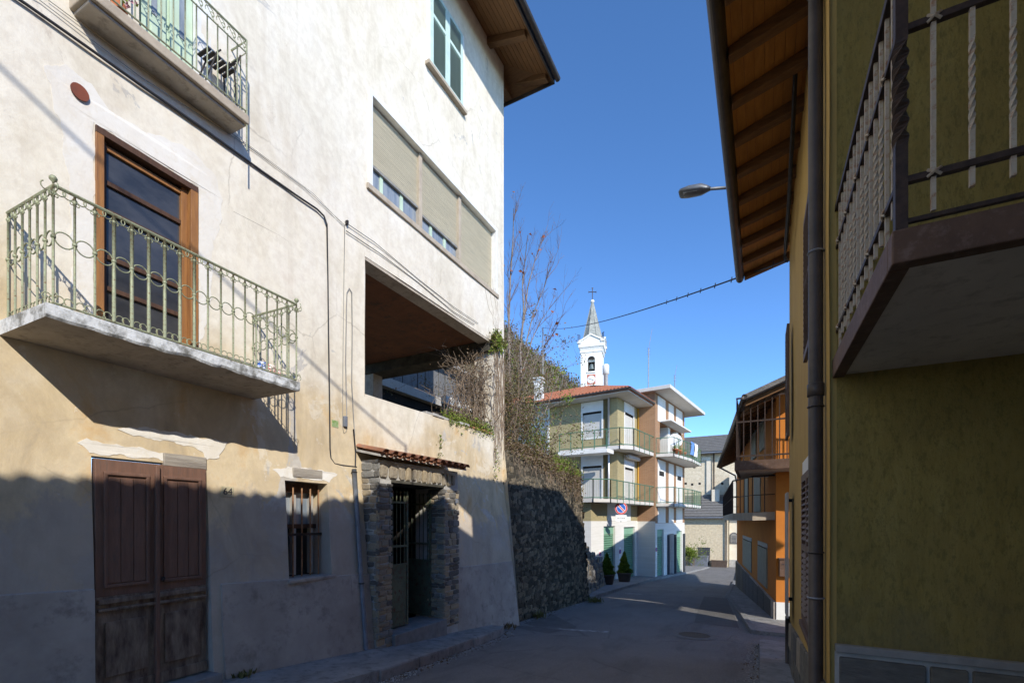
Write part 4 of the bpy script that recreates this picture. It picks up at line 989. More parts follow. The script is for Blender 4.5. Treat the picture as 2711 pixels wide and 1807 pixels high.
# drainpipe at the corner
dp = MB().tube([(.405, 4.46, ground(4.4)+.05), (.405, 4.46, 5.9), (.2, 4.5, 6.2), (-.22, 4.52, 6.33)], .052, 14).build('drainpipe', MT['gutter'], oh, True)
for h, m_ in ((3.85, 'galv'), (2.62, 'gutter'), (1.46, 'gutter'), (1.10, 'galv'), (.40, 'galv')): MB().ring((.405, 4.46, h), (1, 0, 0), (0, 1, 0), .054, .008, 14).build('pipe_clamp', MT[m_], dp)
MB().lathe((.405, 4.46, 2.70), [(.052, 0), (.060, .005), (.060, .10), (.052, .105)], 14).build('pipe_socket', MT['gutter'], dp, True)
# cable bundle under the eave
for dx, dd_ in ((0, 0), (.035, .05)):
    P_ = []
    for px, py in ((1838, -120), (1832, 0), (1822, 250), (1810, 480), (1803, 570), (1801, 590), (1806, 600)):
        q = onx(px+dd_*60, py, .35+dx*.4); P_.append(q)
    MB().tube(P_, .017, 8).build('cable', MT['cable'], oh, True)
# roof: tiles, soffit boards, rafters, gutter
GE, GH = (-.335, -.30), 6.33
def ex(y): return float(np.interp(y, [3.3, 10.17], GE))
up = .30; YN, YF = 3.3, 10.17
rf = MB()
rf.quad((ex(YN), YN, GH+.24), (ex(YF), YF, GH+.24), (2.7, YF, GH+.24+3*up), (2.7, YN, GH+.24+3*up)); rf.quad((6.6, YN, 5.5), (6.6, YF, 5.5), (2.7, YF, GH+.24+3*up), (2.7, YN, GH+.24+3*up))  # unseen back slope shaped to cut off the sun strip on the road
rf.quad((ex(YF), YF, GH+.08), (2.7, YF, GH+.08+3*up), (2.7, YF, GH+.24+3*up), (ex(YF), YF, GH+.24))
rf = rf.build('roof', MT['far_tile'], oh)
nb_ = 11
for i in range(nb_):
    t0, t1 = i*.095, (i+1)*.095-.004; z0, z1 = GH+.11+t0*up, GH+.11+t1*up
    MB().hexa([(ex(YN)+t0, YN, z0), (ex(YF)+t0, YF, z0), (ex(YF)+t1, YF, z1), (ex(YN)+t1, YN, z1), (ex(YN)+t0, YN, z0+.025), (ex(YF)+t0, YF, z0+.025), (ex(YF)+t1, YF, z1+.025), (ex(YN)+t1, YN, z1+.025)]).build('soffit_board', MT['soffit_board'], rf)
y = YN+.1
while y < YF:
    x0 = ex(y)+.06; MB().hexa([(x0, y-.055, GH+.02), (x0, y+.055, GH+.02), (OX+.05, y+.055, GH+.105+.83*up-.14), (OX+.05, y-.055, GH+.105+.83*up-.14), (x0, y-.055, GH+.125), (x0, y+.055, GH+.125), (OX+.05, y+.055, GH+.105+.85*up), (OX+.05, y-.055, GH+.105+.85*up)]).build('rafter', MT['rafter'], rf, bevel=.012); y += .615
mb = MB(); pts = []
for y in (YN, YF+.06):
    pts.append([(ex(y)-.02+.075*math.cos(R(180+180*k/10)), y, GH+.11+.105*math.sin(R(180+180*k/10))) for k in range(11)])
for k in range(10): mb.quad(pts[0][k], pts[1][k], pts[1][k+1], pts[0][k+1])
mb.add(pts[1], [tuple(range(11))]); mb.build('gutter', MT['gutter'], rf, True)
rr = random.Random(9)
tmF = MB(); n_ = 6
for y_ in (0, .5):
    for i in range(n_+1): tmF.v.append((y_, .10*math.cos(math.pi*i/n_), .085*math.sin(math.pi*i/n_)+y_*up))
for i in range(n_): tmF.f.append((i, i+1, n_+2+i, n_+1+i)); tmF.m.append(0)
tmF = tmF.mesh('tile', MT['tile'], True)
for i in range(33): place('tile', tmF, Matrix.Translation((ex(YN+.1+i*.205)-.03, YN+.1+i*.205, GH+.215+rr.uniform(-.008, .008))), rf)
# corner balcony with brown fascia
BX0, BY0, BH = .49, 2.46, 2.79
bal = MB().box(WORLD, BX0+.03, 4.6, BY0+.03, OY0+.03, BH+.004, BH+.10, 1)
bal = bal.build('balcony', [MT['maroon'], MT['cream_soffit']], oh, label='balcony with brown fascia and twisted pale balusters')
MB().box(WORLD, BX0, 4.6, BY0, BY0+.075, BH-.014, BH+.125).build('fascia', MT['maroon'], bal, bevel=.006)
MB().box(WORLD, BX0, BX0+.075, BY0+.075, OY0-.01, BH-.014, BH+.125).build('fascia', MT['maroon'], bal, bevel=.006)
RX, RY_ = BX0+.035, BY0+.035
tp = MB()      # twisted square corner post
pt_ = .021; lv = []
for k in range(60):
    h = BH+.125+1.15*k/59; a_ = R(45)+(min(1, max(0, (h-3.28)/.42))*R(540)); lv.append([(RX+pt_*1.414*math.cos(a_+R(90*j)), RY_+pt_*1.414*math.sin(a_+R(90*j)), h) for j in range(4)])
b0 = 0
for L in lv: tp.v += L
for k in range(59):
    for j in range(4): tp.f.append((k*4+j, k*4+(j+1) % 4, k*4+4+(j+1) % 4, k*4+4+j)); tp.m.append(0)
tp.build('corner_post', MT['rail_brown'], bal)
for h, t in ((2.955, .010), (3.125, .014), (3.752, .014), (4.04, .02)):
    MB().box(WORLD, RX+.02, 4.6, RY_-t, RY_+t, h-t, h+t).build('rail', MT['rail_brown'], bal, bevel=.003)
    MB().box(WORLD, RX-t, RX+t, RY_+.02, OY0, h-t, h+t).build('rail', MT['rail_brown'], bal, bevel=.003)
tw = MB(); lv = []
for k in range(70):
    h = .99*k/69; f = min(1, max(0, (h-.22)/.36)); a_ = R(720)*f; r_ = .0078*1.414; lv.append([(r_*math.cos(a_+R(90*j)+R(45)), r_*math.sin(a_+R(90*j)+R(45)), h) for j in range(4)])
for L in lv: tw.v += L
for k in range(69):
    for j in range(4): tw.f.append((k*4+j, k*4+(j+1) % 4, k*4+4+(j+1) % 4, k*4+4+j)); tw.m.append(0)
tw.f.append((3, 2, 1, 0)); tw.m.append(0)
tw = tw.mesh('baluster', MT['baluster_white'])
pn = MB(); pn.box(WORLD, -.0078, .0078, -.0078, .0078, -.06, .99); pn = pn.mesh('baluster', MT['baluster_white'])
cl = MB()
for sg in (-1, 1): cl.tube([(-.022, -.012, -.014*sg), (0, -.022, 0), (.022, -.012, .014*sg)], .006, 5)
cl = cl.mesh('collar', MT['baluster_white'])
for i in range(30):
    x = RX+.105+.118*i
    if x > 4.5: break
    M_ = Matrix.Translation((x, RY_, 3.035)); place('baluster', pn if i % 3 == 0 else tw, M_, bal)
    if i % 3 == 0:
        for h in (3.125, 3.752): place('collar', cl, Matrix.Translation((x, RY_, h)), bal)
for i in range(14):
    y = RY_+.115+.118*i
    place('baluster', pn if i % 3 == 1 else tw, Matrix.Translation((RX, y, 3.035)), bal)
    if i % 3 == 1:
        for h in (3.125, 3.752): place('collar', cl, Matrix.Translation((RX, y, h)) @ Matrix.Rotation(R(-90), 4, 'Z'), bal)

# ------------------------------------------------------------------ neighbour house beside the camera (its tiled eave shades the street)
nh = thing('tiled_house', 'ochre neighbour house with scalloped clay tile eave beside the street', 'house', (1.0, -2, 0))
mb = MB().box(WORLD, .95, 12, -12, 1.55, -.5, 6.3); mb.prism([(.95, 1.55, 6.3), (12, 1.55, 6.3), (6.4, 1.55, 8.6)], (0, -13.5, 0)); mb.build('wall', MT['ochre'], nh)
NE, NH = .30, 6.27
rf = MB(); rf.hexa([(NE+.05, -12.3, NH-.02), (NE+.05, 3.0, NH-.02), (6.4, 3.0, NH+2.4), (6.4, -12.3, NH+2.4), (NE+.05, -12.3, NH+.06), (NE+.05, 3.0, NH+.06), (6.4, 3.0, NH+2.48), (6.4, -12.3, NH+2.48)])
rf.hexa([(6.4, -12.3, NH+2.4), (6.4, 3.0, NH+2.4), (12.6, 3.0, NH), (12.6, -12.3, NH), (6.4, -12.3, NH+2.48), (6.4, 3.0, NH+2.48), (12.6, 3.0, NH+.08), (12.6, -12.3, NH+.08)])
rf = rf.build('roof', MT['far_tile'], nh)
tn = MB(); n_ = 8
for y_ in (0, .6):
    for i in range(n_+1): tn.v.append((y_, .095*math.cos(math.pi*i/n_), .095*math.sin(math.pi*i/n_)+y_*.39))
for i in range(n_): tn.f.append((i, i+1, n_+2+i, n_+1+i)); tn.m.append(0)
tn = tn.mesh('tile', MT['tile'], True)
for i in range(62): place('tile', tn, Matrix.Translation((NE-.03+rr.uniform(-.015, .015), -9.6+i*.205, NH+.04+rr.uniform(-.006, .006))), rf)
for y, z0, z1 in ((2.2, 6.5, 7.55), (-5.1, 6.5, 10.75)): MB().tube([(.36, y, z0), (.36, y, z1)], .02, 8).build('added_mast', MT['dark_metal'], nh)  # masts added out of view to carry the shadow-casting cable
MB().tube([(.30, -5.1, 10.72), (.30, -2.8, 9.72), (.30, 0, 8.44), (.30, 2.2, 7.48)], .017, 6).build('unseen_cable', MT['cable'], nh)  # unseen overhead cable, laid so its shadow crosses the cream facade

# ------------------------------------------------------------------ orange house
og = thing('orange_house', 'orange plastered house with two balconies and dark timber eaves', 'house', (.42, 14.55, ground(14.55)))
FG = Frame(.42, 14.55, -6.0-180); GL = 14.0         # street face: u back towards the camera, n = -x side
FGu = Frame(.42, 14.55, -6.0)                        # same line, away from the camera
FGE = Frame(.42, 14.55, 84)                          # end wall: u = +x, n = -y
def gy(px, py): return -FG.at(px, py)[0]
mb = MB()
gw = []
for pxs in ((1707, 1727), (1742, 1763)):
    a_, b_ = gy(pxs[1], 1280), gy(pxs[0], 1280); gw.append((a_, b_, -.40, .98))
for pxs in ((1712, 1720), (1733, 1748)):
    a_, b_ = gy(pxs[1], 1150), gy(pxs[0], 1150); gw.append((a_, b_, 1.96, 3.66))
for pxs in ((1725, 1738), (1746, 1758)):
    a_, b_ = gy(pxs[1], 1000), gy(pxs[0], 1000); gw.append((a_, b_, 3.96, 4.98))
wallgrid(mb, FG, -GL, 0, -2.4, 5.25, [(-b_, -a_, c_, d_, .12) for a_, b_, c_, d_ in gw], lambda s, h: 0, 1.0)
wallgrid(mb, FGE, 0, 7, -2.2, 5.25, [], lambda s, h: 0, 1.0)
mb.prism([FGE.w(0, 0, 5.25), FGE.w(7, 0, 5.25), FGE.w(3.5, 0, 6.3)], FGu.u*GL)
mb.build('wall', MT['orange'], og)
for a_, b_, c_, d_ in gw:
    w_ = MB().box(FG, -b_, -a_, -.12, -.10, c_, d_).build('window', MT['sage_shutter'], og)
    for q0, q1 in ((-b_+.03, -(a_+b_)/2-.01), (-(a_+b_)/2+.01, -a_-.03)):
        MB().box(FG, q0, q1, -.02, .035, c_+.04, d_-.15).build('shutter', MT['sage_shutter'], w_, bevel=.01)
    MB().box(FG, -b_-.05, -a_+.05, -.1, .02, d_-.12, d_+.02).build('lintel', MT['white_wood'], w_)
MB().box(FG, -GL, .012, -.02, .06, -2.4, ground(16.5)+.66).build('stone_base', MT['plinth'], og)
MB().box(FGE, .0, 7, -.02, .045, -2.2, ground(14.5)+.55).build('stone_base', MT['bwhite'], og)
for i in range(9):
    a_ = -GL+i*1.5; MB().box(FG, a_+.02, a_+1.43, .06, .075, -2.3, ground(16.5)+.64+rr.uniform(-.02, .02)).build('stone_slab', rr.choice(MT['slabstone']), og, bevel=.01)
# roof with deep timber eave
e0, e1 = depth(1709, 911, 11.85), depth(1649, 1072, 27.2)
e1.z = e0.z = 4.78
d_ = (e1-e0).normalized(); side = Vector((-d_.y, d_.x, 0)).normalized()
if side.x < 0: side = -side
rf = MB(); up_ = .42
A_ = [e0-d_*.1, e1, e1+side*5+Vector((0, 0, 5*up_)), e0-d_*.1+side*5+Vector((0, 0, 5*up_))]
rf.hexa([Vector(q)-Vector((0, 0, .06)) for q in A_]+[Vector(q)+Vector((0, 0, .06)) for q in A_])
rf = rf.build('roof', MT['slate'], og)
for i in range(24):
    q = e0+(e1-e0)*(i+.3)/24; MB().hexa([q+d_*k+side*l+Vector((0, 0, l*up_-z_)) for z_ in (.20, .07) for k, l in ((-.05, .05), (.05, .05), (.05, 2.2), (-.05, 2.2))]).build('rafter', MT['rafter'], rf)
mb = MB().tube([e0-d_*.1, e1], .07, 10); mb.build('gutter', MT['gutter'], rf, True)
MB().tube([e1, e1+side*.9+Vector((0, 0, -.55)), e1+side*1.1+Vector((0, 0, -1.6))], .045, 8).build('downpipe', MT['gutter'], rf, True)
# near balcony: thick brown slab, tall bar cage
def barred_balcony(x0, x1, y0, y1, h0, h1, hr, nb, mats, label):
    b_ = MB().box(WORLD, x0, x1, y0, y1, h0+.003, h1-.003, 1); b_ = b_.build('balcony', [mats[0], mats[1]], og, label=label)
    MB().box(WORLD, x0-.02, x1, y0-.02, y0+.06, h0, h1).build('fascia', mats[0], b_); MB().box(WORLD, x0-.02, x0+.06, y0+.06, y1, h0, h1).build('fascia', mats[0], b_)
    bm_ = MB(); bm_.box(WORLD, -.012, .012, -.012, .012, 0, hr-h1); bm_ = bm_.mesh('bar', mats[2])
    for i in range(nb+1): place('bar', bm_, Matrix.Translation((x0+.03+(x1-x0-.06)*i/nb, y0+.03, h1)), b_)
    n2 = max(2, int((y1-y0)/((x1-x0)/nb)))
    for i in range(1, n2+1): place('bar', bm_, Matrix.Translation((x0+.03, y0+.03+(y1-y0)*i/n2, h1)), b_)
    for h in (h1+.12, h1+(hr-h1)*.62, hr):
        MB().box(WORLD, x0+.015, x1, y0+.015, y0+.045, h-.02, h+.02).build('rail', mats[2], b_); MB().box(WORLD, x0+.015, x0+.045, y0+.045, y1, h-.02, h+.02).build('rail', mats[2], b_)
    return b_
barred_balcony(-.53, 2.6, 13.55, 16.2, 3.00, 3.24, 4.86, 19, (MT['maroon'], MT['soffit_grey'], MT['rail_brown']), 'near balcony with brown slab and tall barred cage')  # hidden right end lengthened so the slab shades the end wall
b2 = MB(); a_, b_ = gy(1780, 1190), gy(1697, 1195)
pts = [FG.w(-b_, -.05, 1.70), FG.w(-b_, .75, 1.70), FG.w(-a_-1.5, .95, 1.70), FG.w(-a_, .55, 1.70), FG.w(-a_, -.05, 1.72)]
b2 = b2.prism(pts, (0, 0, .22)).build('balcony', MT['slab_tan'], og, label='far balcony with pale slab and dark railing')
bm_ = MB(); bm_.box(WORLD, -.012, .012, -.012, .012, 0, 1.0); bm_ = bm_.mesh('bar', MT['rail_brown'])
for p_, q_ in zip(pts[:-1], pts[1:]):
    nn = max(2, int((q_-p_).length/.28))
    for i in range(nn): place('bar', bm_, Matrix.Translation(p_+(q_-p_)*i/nn+Vector((0, 0, .22))), b2)
    MB().tube([p_+Vector((0, 0, 1.22)), q_+Vector((0, 0, 1.22))], .025, 6).build('rail', MT['rail_brown'], b2); MB().tube([p_+Vector((0, 0, .7)), q_+Vector((0, 0, .7))], .012, 6).build('rail', MT['rail_brown'], b2)
# letter box on the sunlit end wall
s_, h_ = FGE.at(1797, 1302)
lb = thing('letter_box', 'brown metal letter box on the sunlit orange end wall', 'letter box', FGE.w(s_+.1, .1, h_))
MB().box(FGE, s_-.09, s_+.22, .004, .13, h_-.24, h_+.22).build('box', MT['maroon'], lb, bevel=.015); MB().box(FGE, s_-.11, s_+.24, .0, .16, h_+.22, h_+.25).build('lid', MT['shut_brown'], lb, bevel=.006); MB().box(FGE, s_-.03, s_+.16, .13, .136, h_+.08, h_+.10).build('slot', MT['ink'], lb)

# ------------------------------------------------------------------ street lamp
lp = thing('street_lamp', 'grey LED street lamp on a long arm above the ochre roof', 'street lamp', (.62, 10.45, ground(10.4)))
yl = 10.45
q0 = ony(1560, 447, yl); q1 = ony(1632, 434, yl); q2 = ony(1682, 430, yl)
MB().tube([(.62, yl, ground(yl)-.1), (.62, yl, q2.z-.4)], .05, 10, r1=.036).build('pole', MT['lamp_grey'], lp, True)
MB().tube([(.62, yl, q2.z-.4), (.58, yl, q2.z-.12), (.45, yl, q2.z), tuple(q2), tuple(q1)], .03, 10).build('arm', MT['lamp_grey'], lp, True)
ax = (Vector(q0)-Vector(q1)); L_ = ax.length; ax.normalize(); prof = [(0, .05, .04), (.12, .08, .085), (.3, .145, .125), (.7, .16, .12), (.95, .14, .08), (1.0, .11, .03)]
mb = MB(); nn = 12; side_ = Vector((0, 1, 0)); upv = ax.cross(side_); upv = upv if upv.z > 0 else -upv
for t, w_, z_ in prof:
    for k in range(nn):
        a_ = 2*math.pi*k/nn; c_, s__ = math.cos(a_), math.sin(a_); mb.v.append(tuple(q1+ax*(t*L_)+side_*(w_*c_)+upv*((z_ if s__ > 0 else z_*.45)*s__)))
for i in range(len(prof)-1):
    for k in range(nn): mb.f.append((i*nn+k, i*nn+(k+1) % nn, (i+1)*nn+(k+1) % nn, (i+1)*nn+k)); mb.m.append(0)
mb.f += [tuple(range(nn)), tuple(range((len(prof)-1)*nn, len(prof)*nn))]; mb.m += [0, 0]
mb.build('head', MT['lamp_grey'], lp, True)
c_ = q1+ax*(L_*.62)-upv*.036; MB().hexa([c_+ax*(a_*.17*L_/.75)+side_*(b_*.10)-upv*z_ for z_ in (.006, -.01) for a_, b_ in ((-1, -1), (1, -1), (1, 1), (-1, 1))]).build('lens', MT['lamp_lens'], lp)
# ------------------------------------------------------------------ yellow brick apartment house with garages
B = Frame(-7.1, 28.73, 7)
ya = thing('apartment_house', 'yellow brick apartment house with green railings and garage shutters', 'building', B.w(-1.5, 0, -1.9))
FA = B.sub(-1.5, 0, 90)          # left (camera-side) face: u = outwards to the street, n = towards the camera; t = -s
FP = B.sub(-5.1, 0, 90)
BF = B.sub(1.83, 0, 90)
gz = -2.5
# ground floor: white stone, garages
g1 = (-3.48, -1.85, gz+.3, 1.36, .18); g2 = (-.5, 1.34, gz+.3, 1.28, .18); SL1, SL2, EV = 2.62, 5.72, 8.86
mb = MB(); wallgrid(mb, B, -5.1, 1.83, gz, 1.65, [g1, g2], lambda s, h: 0, 1.2); wallgrid(mb, FP, -4.5, 0, gz, 1.65, [], lambda s, h: 0, 1.5)
wallgrid(mb, BF, 0, 1.15, gz, 1.62, [], lambda s, h: 0, 1.5)
g3 = (2.2, 3.58, gz+.2, 1.10, .15); g4 = (6.58, 8.0, gz+.2, .92, .15); g5 = (4.5, 5.9, gz+.2, .75, .5)
wallgrid(mb, B, 1.83, 8.7, gz, 1.50, [g3, g4, g5], lambda s, h: 1.15, 1.2, -1.0)
mb.build('ground_floor', MT['bstone'], ya)
mb = MB(); wallgrid(mb, B, -5.1, 1.83, 1.652, SL1, [], lambda s, h: 0, 1.5); wallgrid(mb, FP, -4.5, 0, 1.652, SL1, [], lambda s, h: 0, 1.5); mb.build('brick_band', MT['ybrick'], ya)
MB().box(B, -3.0, .6, -.01, .014, 1.66, SL1).build('panel', MT['bwhite'], ya)
for g, dd in ((g1, 0), (g2, 0), (g3, 1.15), (g4, 1.15)):
    a_, b_, c_, d_ = g[:4]; sh = MB().box(B, a_, b_, dd-.17, dd-.12, d_-.45, d_).build('garage_shutter', MT['shutter_top'], ya)
    h = d_-.47; slm = MB(); slm.add([(0, 0, 0), (b_-a_, 0, 0), (b_-a_, .035, .05), (0, .035, .05), (b_-a_, 0, .128), (0, 0, .128)], [(0, 1, 2, 3), (3, 2, 4, 5)]); slm = slm.mesh('slat', MT['shutter_green'])
    while h > c_+.3: h -= .128; place('slat', slm, frame_mat(B, a_, dd-.15, h), sh)
MB().box(B, 4.5, 5.9, .6, .65, gz, .75).build('entrance_door', MT['dark_metal'], ya)
for s in (4.35, 5.95, 8.2): MB().box(B, s, s+.16, 1.15, 1.30, gz, .70).build('pilaster', MT['dark_metal'], ya)
# upper floors, left face (t measured inwards from the corner)
mb = MB(); w2_, w1_ = (-2.23, -.99, 6.67, 8.2, .1), (-2.23, -.99, SL1+.15, 4.95, .1)
wallgrid(mb, FA, -4.65, 0, SL1, 8.95, [w2_, w1_], lambda s, h: 0, 1.3)
d2_, d1_ = (-.39, 1.1, SL2+.2, 8.22, .12), (-.39, 1.1, SL1+.15, 4.9, .12)
wallgrid(mb, B, -1.5, 1.83, SL1, 8.95, [d2_, d1_], lambda s, h: 0, 1.3)
mb.build('wall', MT['ybrick'], ya)
mb = MB(); wallgrid(mb, FA, -6.2, -4.65, SL1, 8.95, [], lambda s, h: -.35, 1.3); wallgrid(mb, FA, -12, -6.2, SL1-4, 8.95, [], lambda s, h: -1.5, 2); mb.build('white_wall', MT['bwhite'], ya)
MB().box(FA, -4.68, -4.55, -.02, .06, SL1, 8.9).build('pilaster', MT['bwhite'], ya)
MB().box(FA, -.95, -.52, -.05, .006, SL1, 8.9).build('recess_shade', MT['recess_shade'], ya)  # flat strip carrying the painted shade, not sunk into the wall
for hole, F_, hd in ((w2_, FA, 8.82), (w1_, FA, SL2-.1), (d2_, B, 8.82), (d1_, B, SL2-.1)):
    a_, b_, c_, d_ = hole[:4]
    fr = MB(); fr.box(F_, a_-.1, a_, -.1, .03, c_-.1, hd); fr.box(F_, b_, b_+.1, -.1, .03, c_-.1, hd); fr.box(F_, a_, b_, -.1, .03, d_, hd); fr.box(F_, a_, b_, -.1, .03, c_-.1, c_)
    fr = fr.build('window', MT['bwhite'], ya); MB().box(F_, a_, b_, -.1, -.06, c_, d_-.06).build('roller_blind', simple('pale_blind', (.55, .53, .49), (.50, .48, .44), 5, .8) if 'pale_blind' not in bpy.data.materials else bpy.data.materials['pale_blind'], fr)
    MB().box(F_, a_, b_, -.07, -.05, d_-.12, d_).build('blind_box', MT['black'], fr)
MB().tube([FA.w(-.5, .10, SL1), FA.w(-.5, .10, 8.9)], .06, 10).build('flue_pipe', MT['steel'], ya, True)
MB().tube([B.w(1.76, .07, SL1), B.w(1.76, .07, 8.8)], .05, 8).build('gas_pipe', simple('yellow_pipe', (.50, .27, .03), rough=.6), ya, True)
# projecting brown bay and far half
mb = MB(); wallgrid(mb, BF, 0, 1.15, 1.622, 9.75, [], lambda s, h: 0, 2)
lgh = (2.75, 7.7, SL2+.15, 7.95, 1.2)
wallgrid(mb, B, 1.83, 8.7, 1.502, 9.75, [lgh], lambda s, h: 1.15, 1.3, -1.0); mb.build('bay_wall', MT['rbrick'], ya)
FE_ = B.sub(8.7, 0, 90)
for lev0, lev1 in ((1.52, SL1), (SL1+.15, 5.55), (8.0, 9.6)):
    for a_, b_ in ((2.3, 3.9), (4.65, 5.8), (6.45, 8.05)): MB().box(B, a_, b_, 1.14, 1.175, lev0, lev1).build('white_panel', MT['bwhite'], ya)
for a_, b_ in ((4.5, 5.0), (6.5, 7.0)): MB().box(B, a_, b_, .2, 1.16, SL2+.1, 7.95).build('loggia_pier', MT['bwhite'], ya)
for a_ in (2.55, 6.7):
    MB().box(B, a_, a_+1.0, 1.175, 1.185, 4.55, 4.85).build('blind_gap', MT['black'], ya)
MB().box(B, 2.75, 7.7, 1.0, 1.9, 8.0, 8.1).build('awning_case', MT['bwhite'], ya, bevel=.03)
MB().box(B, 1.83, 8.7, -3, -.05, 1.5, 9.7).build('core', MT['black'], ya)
# slabs and balconies
def rail_run(parent, pts, h0, h1, name='green', net=True):
    for p_, q_ in zip(pts[:-1], pts[1:]):
        L_ = (q_-p_).length; nn = max(1, int(round(L_/.85)))
        for i in range(nn+1): MB().box(WORLD, *(lambda c: (c.x-.022, c.x+.022, c.y-.022, c.y+.022))(p_+(q_-p_)*i/nn), p_.z+h0-.22, p_.z+h1).build('post', MT['green_rail'], parent)
        for h in (h0+.06, h1): MB().tube([p_+Vector((0, 0, h)), q_+Vector((0, 0, h))], .028, 6).build('rail', MT['green_rail'], parent)
        u_ = (q_-p_).normalized(); nb = int(L_/.115); mb = MB()
        for i in range(nb): c = p_+(q_-p_)*(i+.5)/nb; mb.tube([c+Vector((0, 0, h0+.06)), c+Vector((0, 0, h1))], .006, 3)
        o = mb.build('railing_bars', MT['net'], parent); o['kind'] = 'stuff'
def slab(pts, h0, h1, label):
    mb = MB().prism([Vector((p.x, p.y, h0)) for p in pts], (0, 0, h1-h0)); return mb.build('balcony', MT['soffit_white'], ya, label=label)
up2 = [B.w(-2.3, -3.4, 0), B.w(-2.3, .45, 0), B.w(-1.55, 1.0, 0), B.w(1.9, 1.05, 0), B.w(1.9, -.1, 0), B.w(-1.45, -.1, 0), B.w(-1.45, -3.4, 0)]
b_ = slab(up2, SL2, SL2+.2, 'upper wraparound balcony with green railing'); rail_run(b_, [p+Vector((0, 0, SL2+.2)) for p in up2[:4]], 0, 1.0)
lo2 = [B.w(-5.6, -1.6, 0), B.w(-5.6, .35, 0), B.w(-4.9, 1.0, 0), B.w(1.9, 1.05, 0), B.w(1.9, -.1, 0), B.w(-1.45, -1.6, 0)]
b_ = slab(lo2, SL1, SL1+.17, 'lower wraparound balcony with green railing'); rail_run(b_, [p+Vector((0, 0, SL1+.17)) for p in lo2[:4]], 0, 1.0)
for SL, nm in ((SL2, 'far upper balcony with pots and laundry'), (SL1, 'far lower balcony with rounded green railing')):
    f2 = [B.w(1.95, 1.15, 0), B.w(2.2, 2.2, 0), B.w(5.6, 2.45, 0), B.w(8.8, 2.3, 0), B.w(9.6, 1.6, 0), B.w(9.6, .2, 0), B.w(8.6, .2, 0), B.w(8.6, 1.15, 0)]
    b_ = slab(f2, SL-.05, SL+.12, nm); rail_run(b_, [p+Vector((0, 0, SL+.12)) for p in f2[:6]], 0, 1.0)
MB().hexa([B.w(-3.4, -2.9, SL2-.28), B.w(-2.5, -2.9, SL2-.28), B.w(-2.3, .1, SL2-.28), B.w(-3.2, .1, SL2-.28), B.w(-3.4, -2.9, SL2-.06), B.w(-2.5, -2.9, SL2-.06), B.w(-2.3, .1, SL2-.06), B.w(-3.2, .1, SL2-.06)]).build('awning', MT['bwhite'], ya, bevel=.02)
MB().box(B, -.6, 1.3, .12, .40, SL2-.34, SL2-.12).build('awning_case', MT['soffit_white'], ya, bevel=.05)
# roofs
ev = [B.w(-2.4, 1.0, 0), B.w(2.2, 1.0, 0), B.w(2.2, -10, 0), B.w(-2.4, -10, 0)]
ev = [B.w(-2.4, 1.0, 0), B.w(1.83, 1.0, 0), B.w(1.83, -12, 0), B.w(-2.4, -12, 0)]
rf = MB().prism([Vector((p.x, p.y, EV)) for p in ev], (0, 0, .16)).build('eave', MT['soffit_white'], ya)
mb = MB(); rg = [Vector((p.x, p.y, EV+.165)) for p in (B.w(-2.5, 1.1, 0), B.w(1.80, 1.1, 0), B.w(1.80, -12, 0), B.w(-2.5, -12, 0))]
ap0, ap1 = B.w(.9, -2.9, EV+1.62), B.w(.9, -12, EV+1.62)
mb.add([rg[0], rg[1], rg[2], rg[3], ap0, ap1], [(0, 1, 4), (1, 2, 5, 4), (2, 3, 5), (3, 0, 4, 5)]); mb.prism([rg[0]-Vector((0, 0, .1)), rg[1]-Vector((0, 0, .1)), rg[2]-Vector((0, 0, .1)), rg[3]-Vector((0, 0, .1))], (0, 0, .1))
rf = mb.build('roof', MT['far_tile'], ya)
# courses of tiles as ridged rolls on the visible slope
mb = MB(); E0, E1, A0, A1_ = rg[0], rg[3], ap0, ap1
for i in range(60):
    t = i/60; p_ = E0+(E1-E0)*t; top_t = max(0, t-.33*(1)) ; q_ = A0+(A1_-A0)*max(0, (t-.31)/.69)
    if t < .31:
        f = t/.31; q_ = E0+(A0-E0)*f; 
    mb.tube([p_+Vector((0, 0, .02)), q_+Vector((0, 0, .03))], .085, 5)
for i in range(22):
    t = i/22; p_ = rg[0]+(rg[1]-rg[0])*t; f = t/.81
    q_ = rg[0]+(ap0-rg[0])*f if t < .81 else rg[1]+(ap0-rg[1])*((1-t)/.19)
    mb.tube([p_+Vector((0, 0, .02)), q_+Vector((0, 0, .03))], .085, 5)
o = mb.build('tile_rolls', MT['far_tile'], rf); o['kind'] = 'stuff'
MB().tube([rg[0]+Vector((0, 0, -.03)), rg[1]+Vector((0, 0, -.03))], .07, 8).build('gutter', MT['gutter'], rf); MB().tube([rg[0]+Vector((0, 0, -.03)), rg[3]+Vector((0, 0, -.03))], .07, 8).build('gutter', MT['gutter'], rf)
MB().box(B, 1.4, 10.6, -4, 2.2, 9.72, 9.95).build('flat_roof', MT['soffit_white'], ya, bevel=.02)
MB().box(B, 1.9, 2.7, .2, 1.0, 9.0, 9.7).build('vent_stack', MT['rbrick'], ya)
q = B.w(-.4, -1.2, EV+.6); mb = MB(); mb.lathe(q, [(.13, 0), (.13, 1.2), (.20, 1.22), (.20, 1.75), (.13, 1.82), (.03, 1.85)], 14); mb.build('chimney_flue', MT['bwhite'], ya, True)
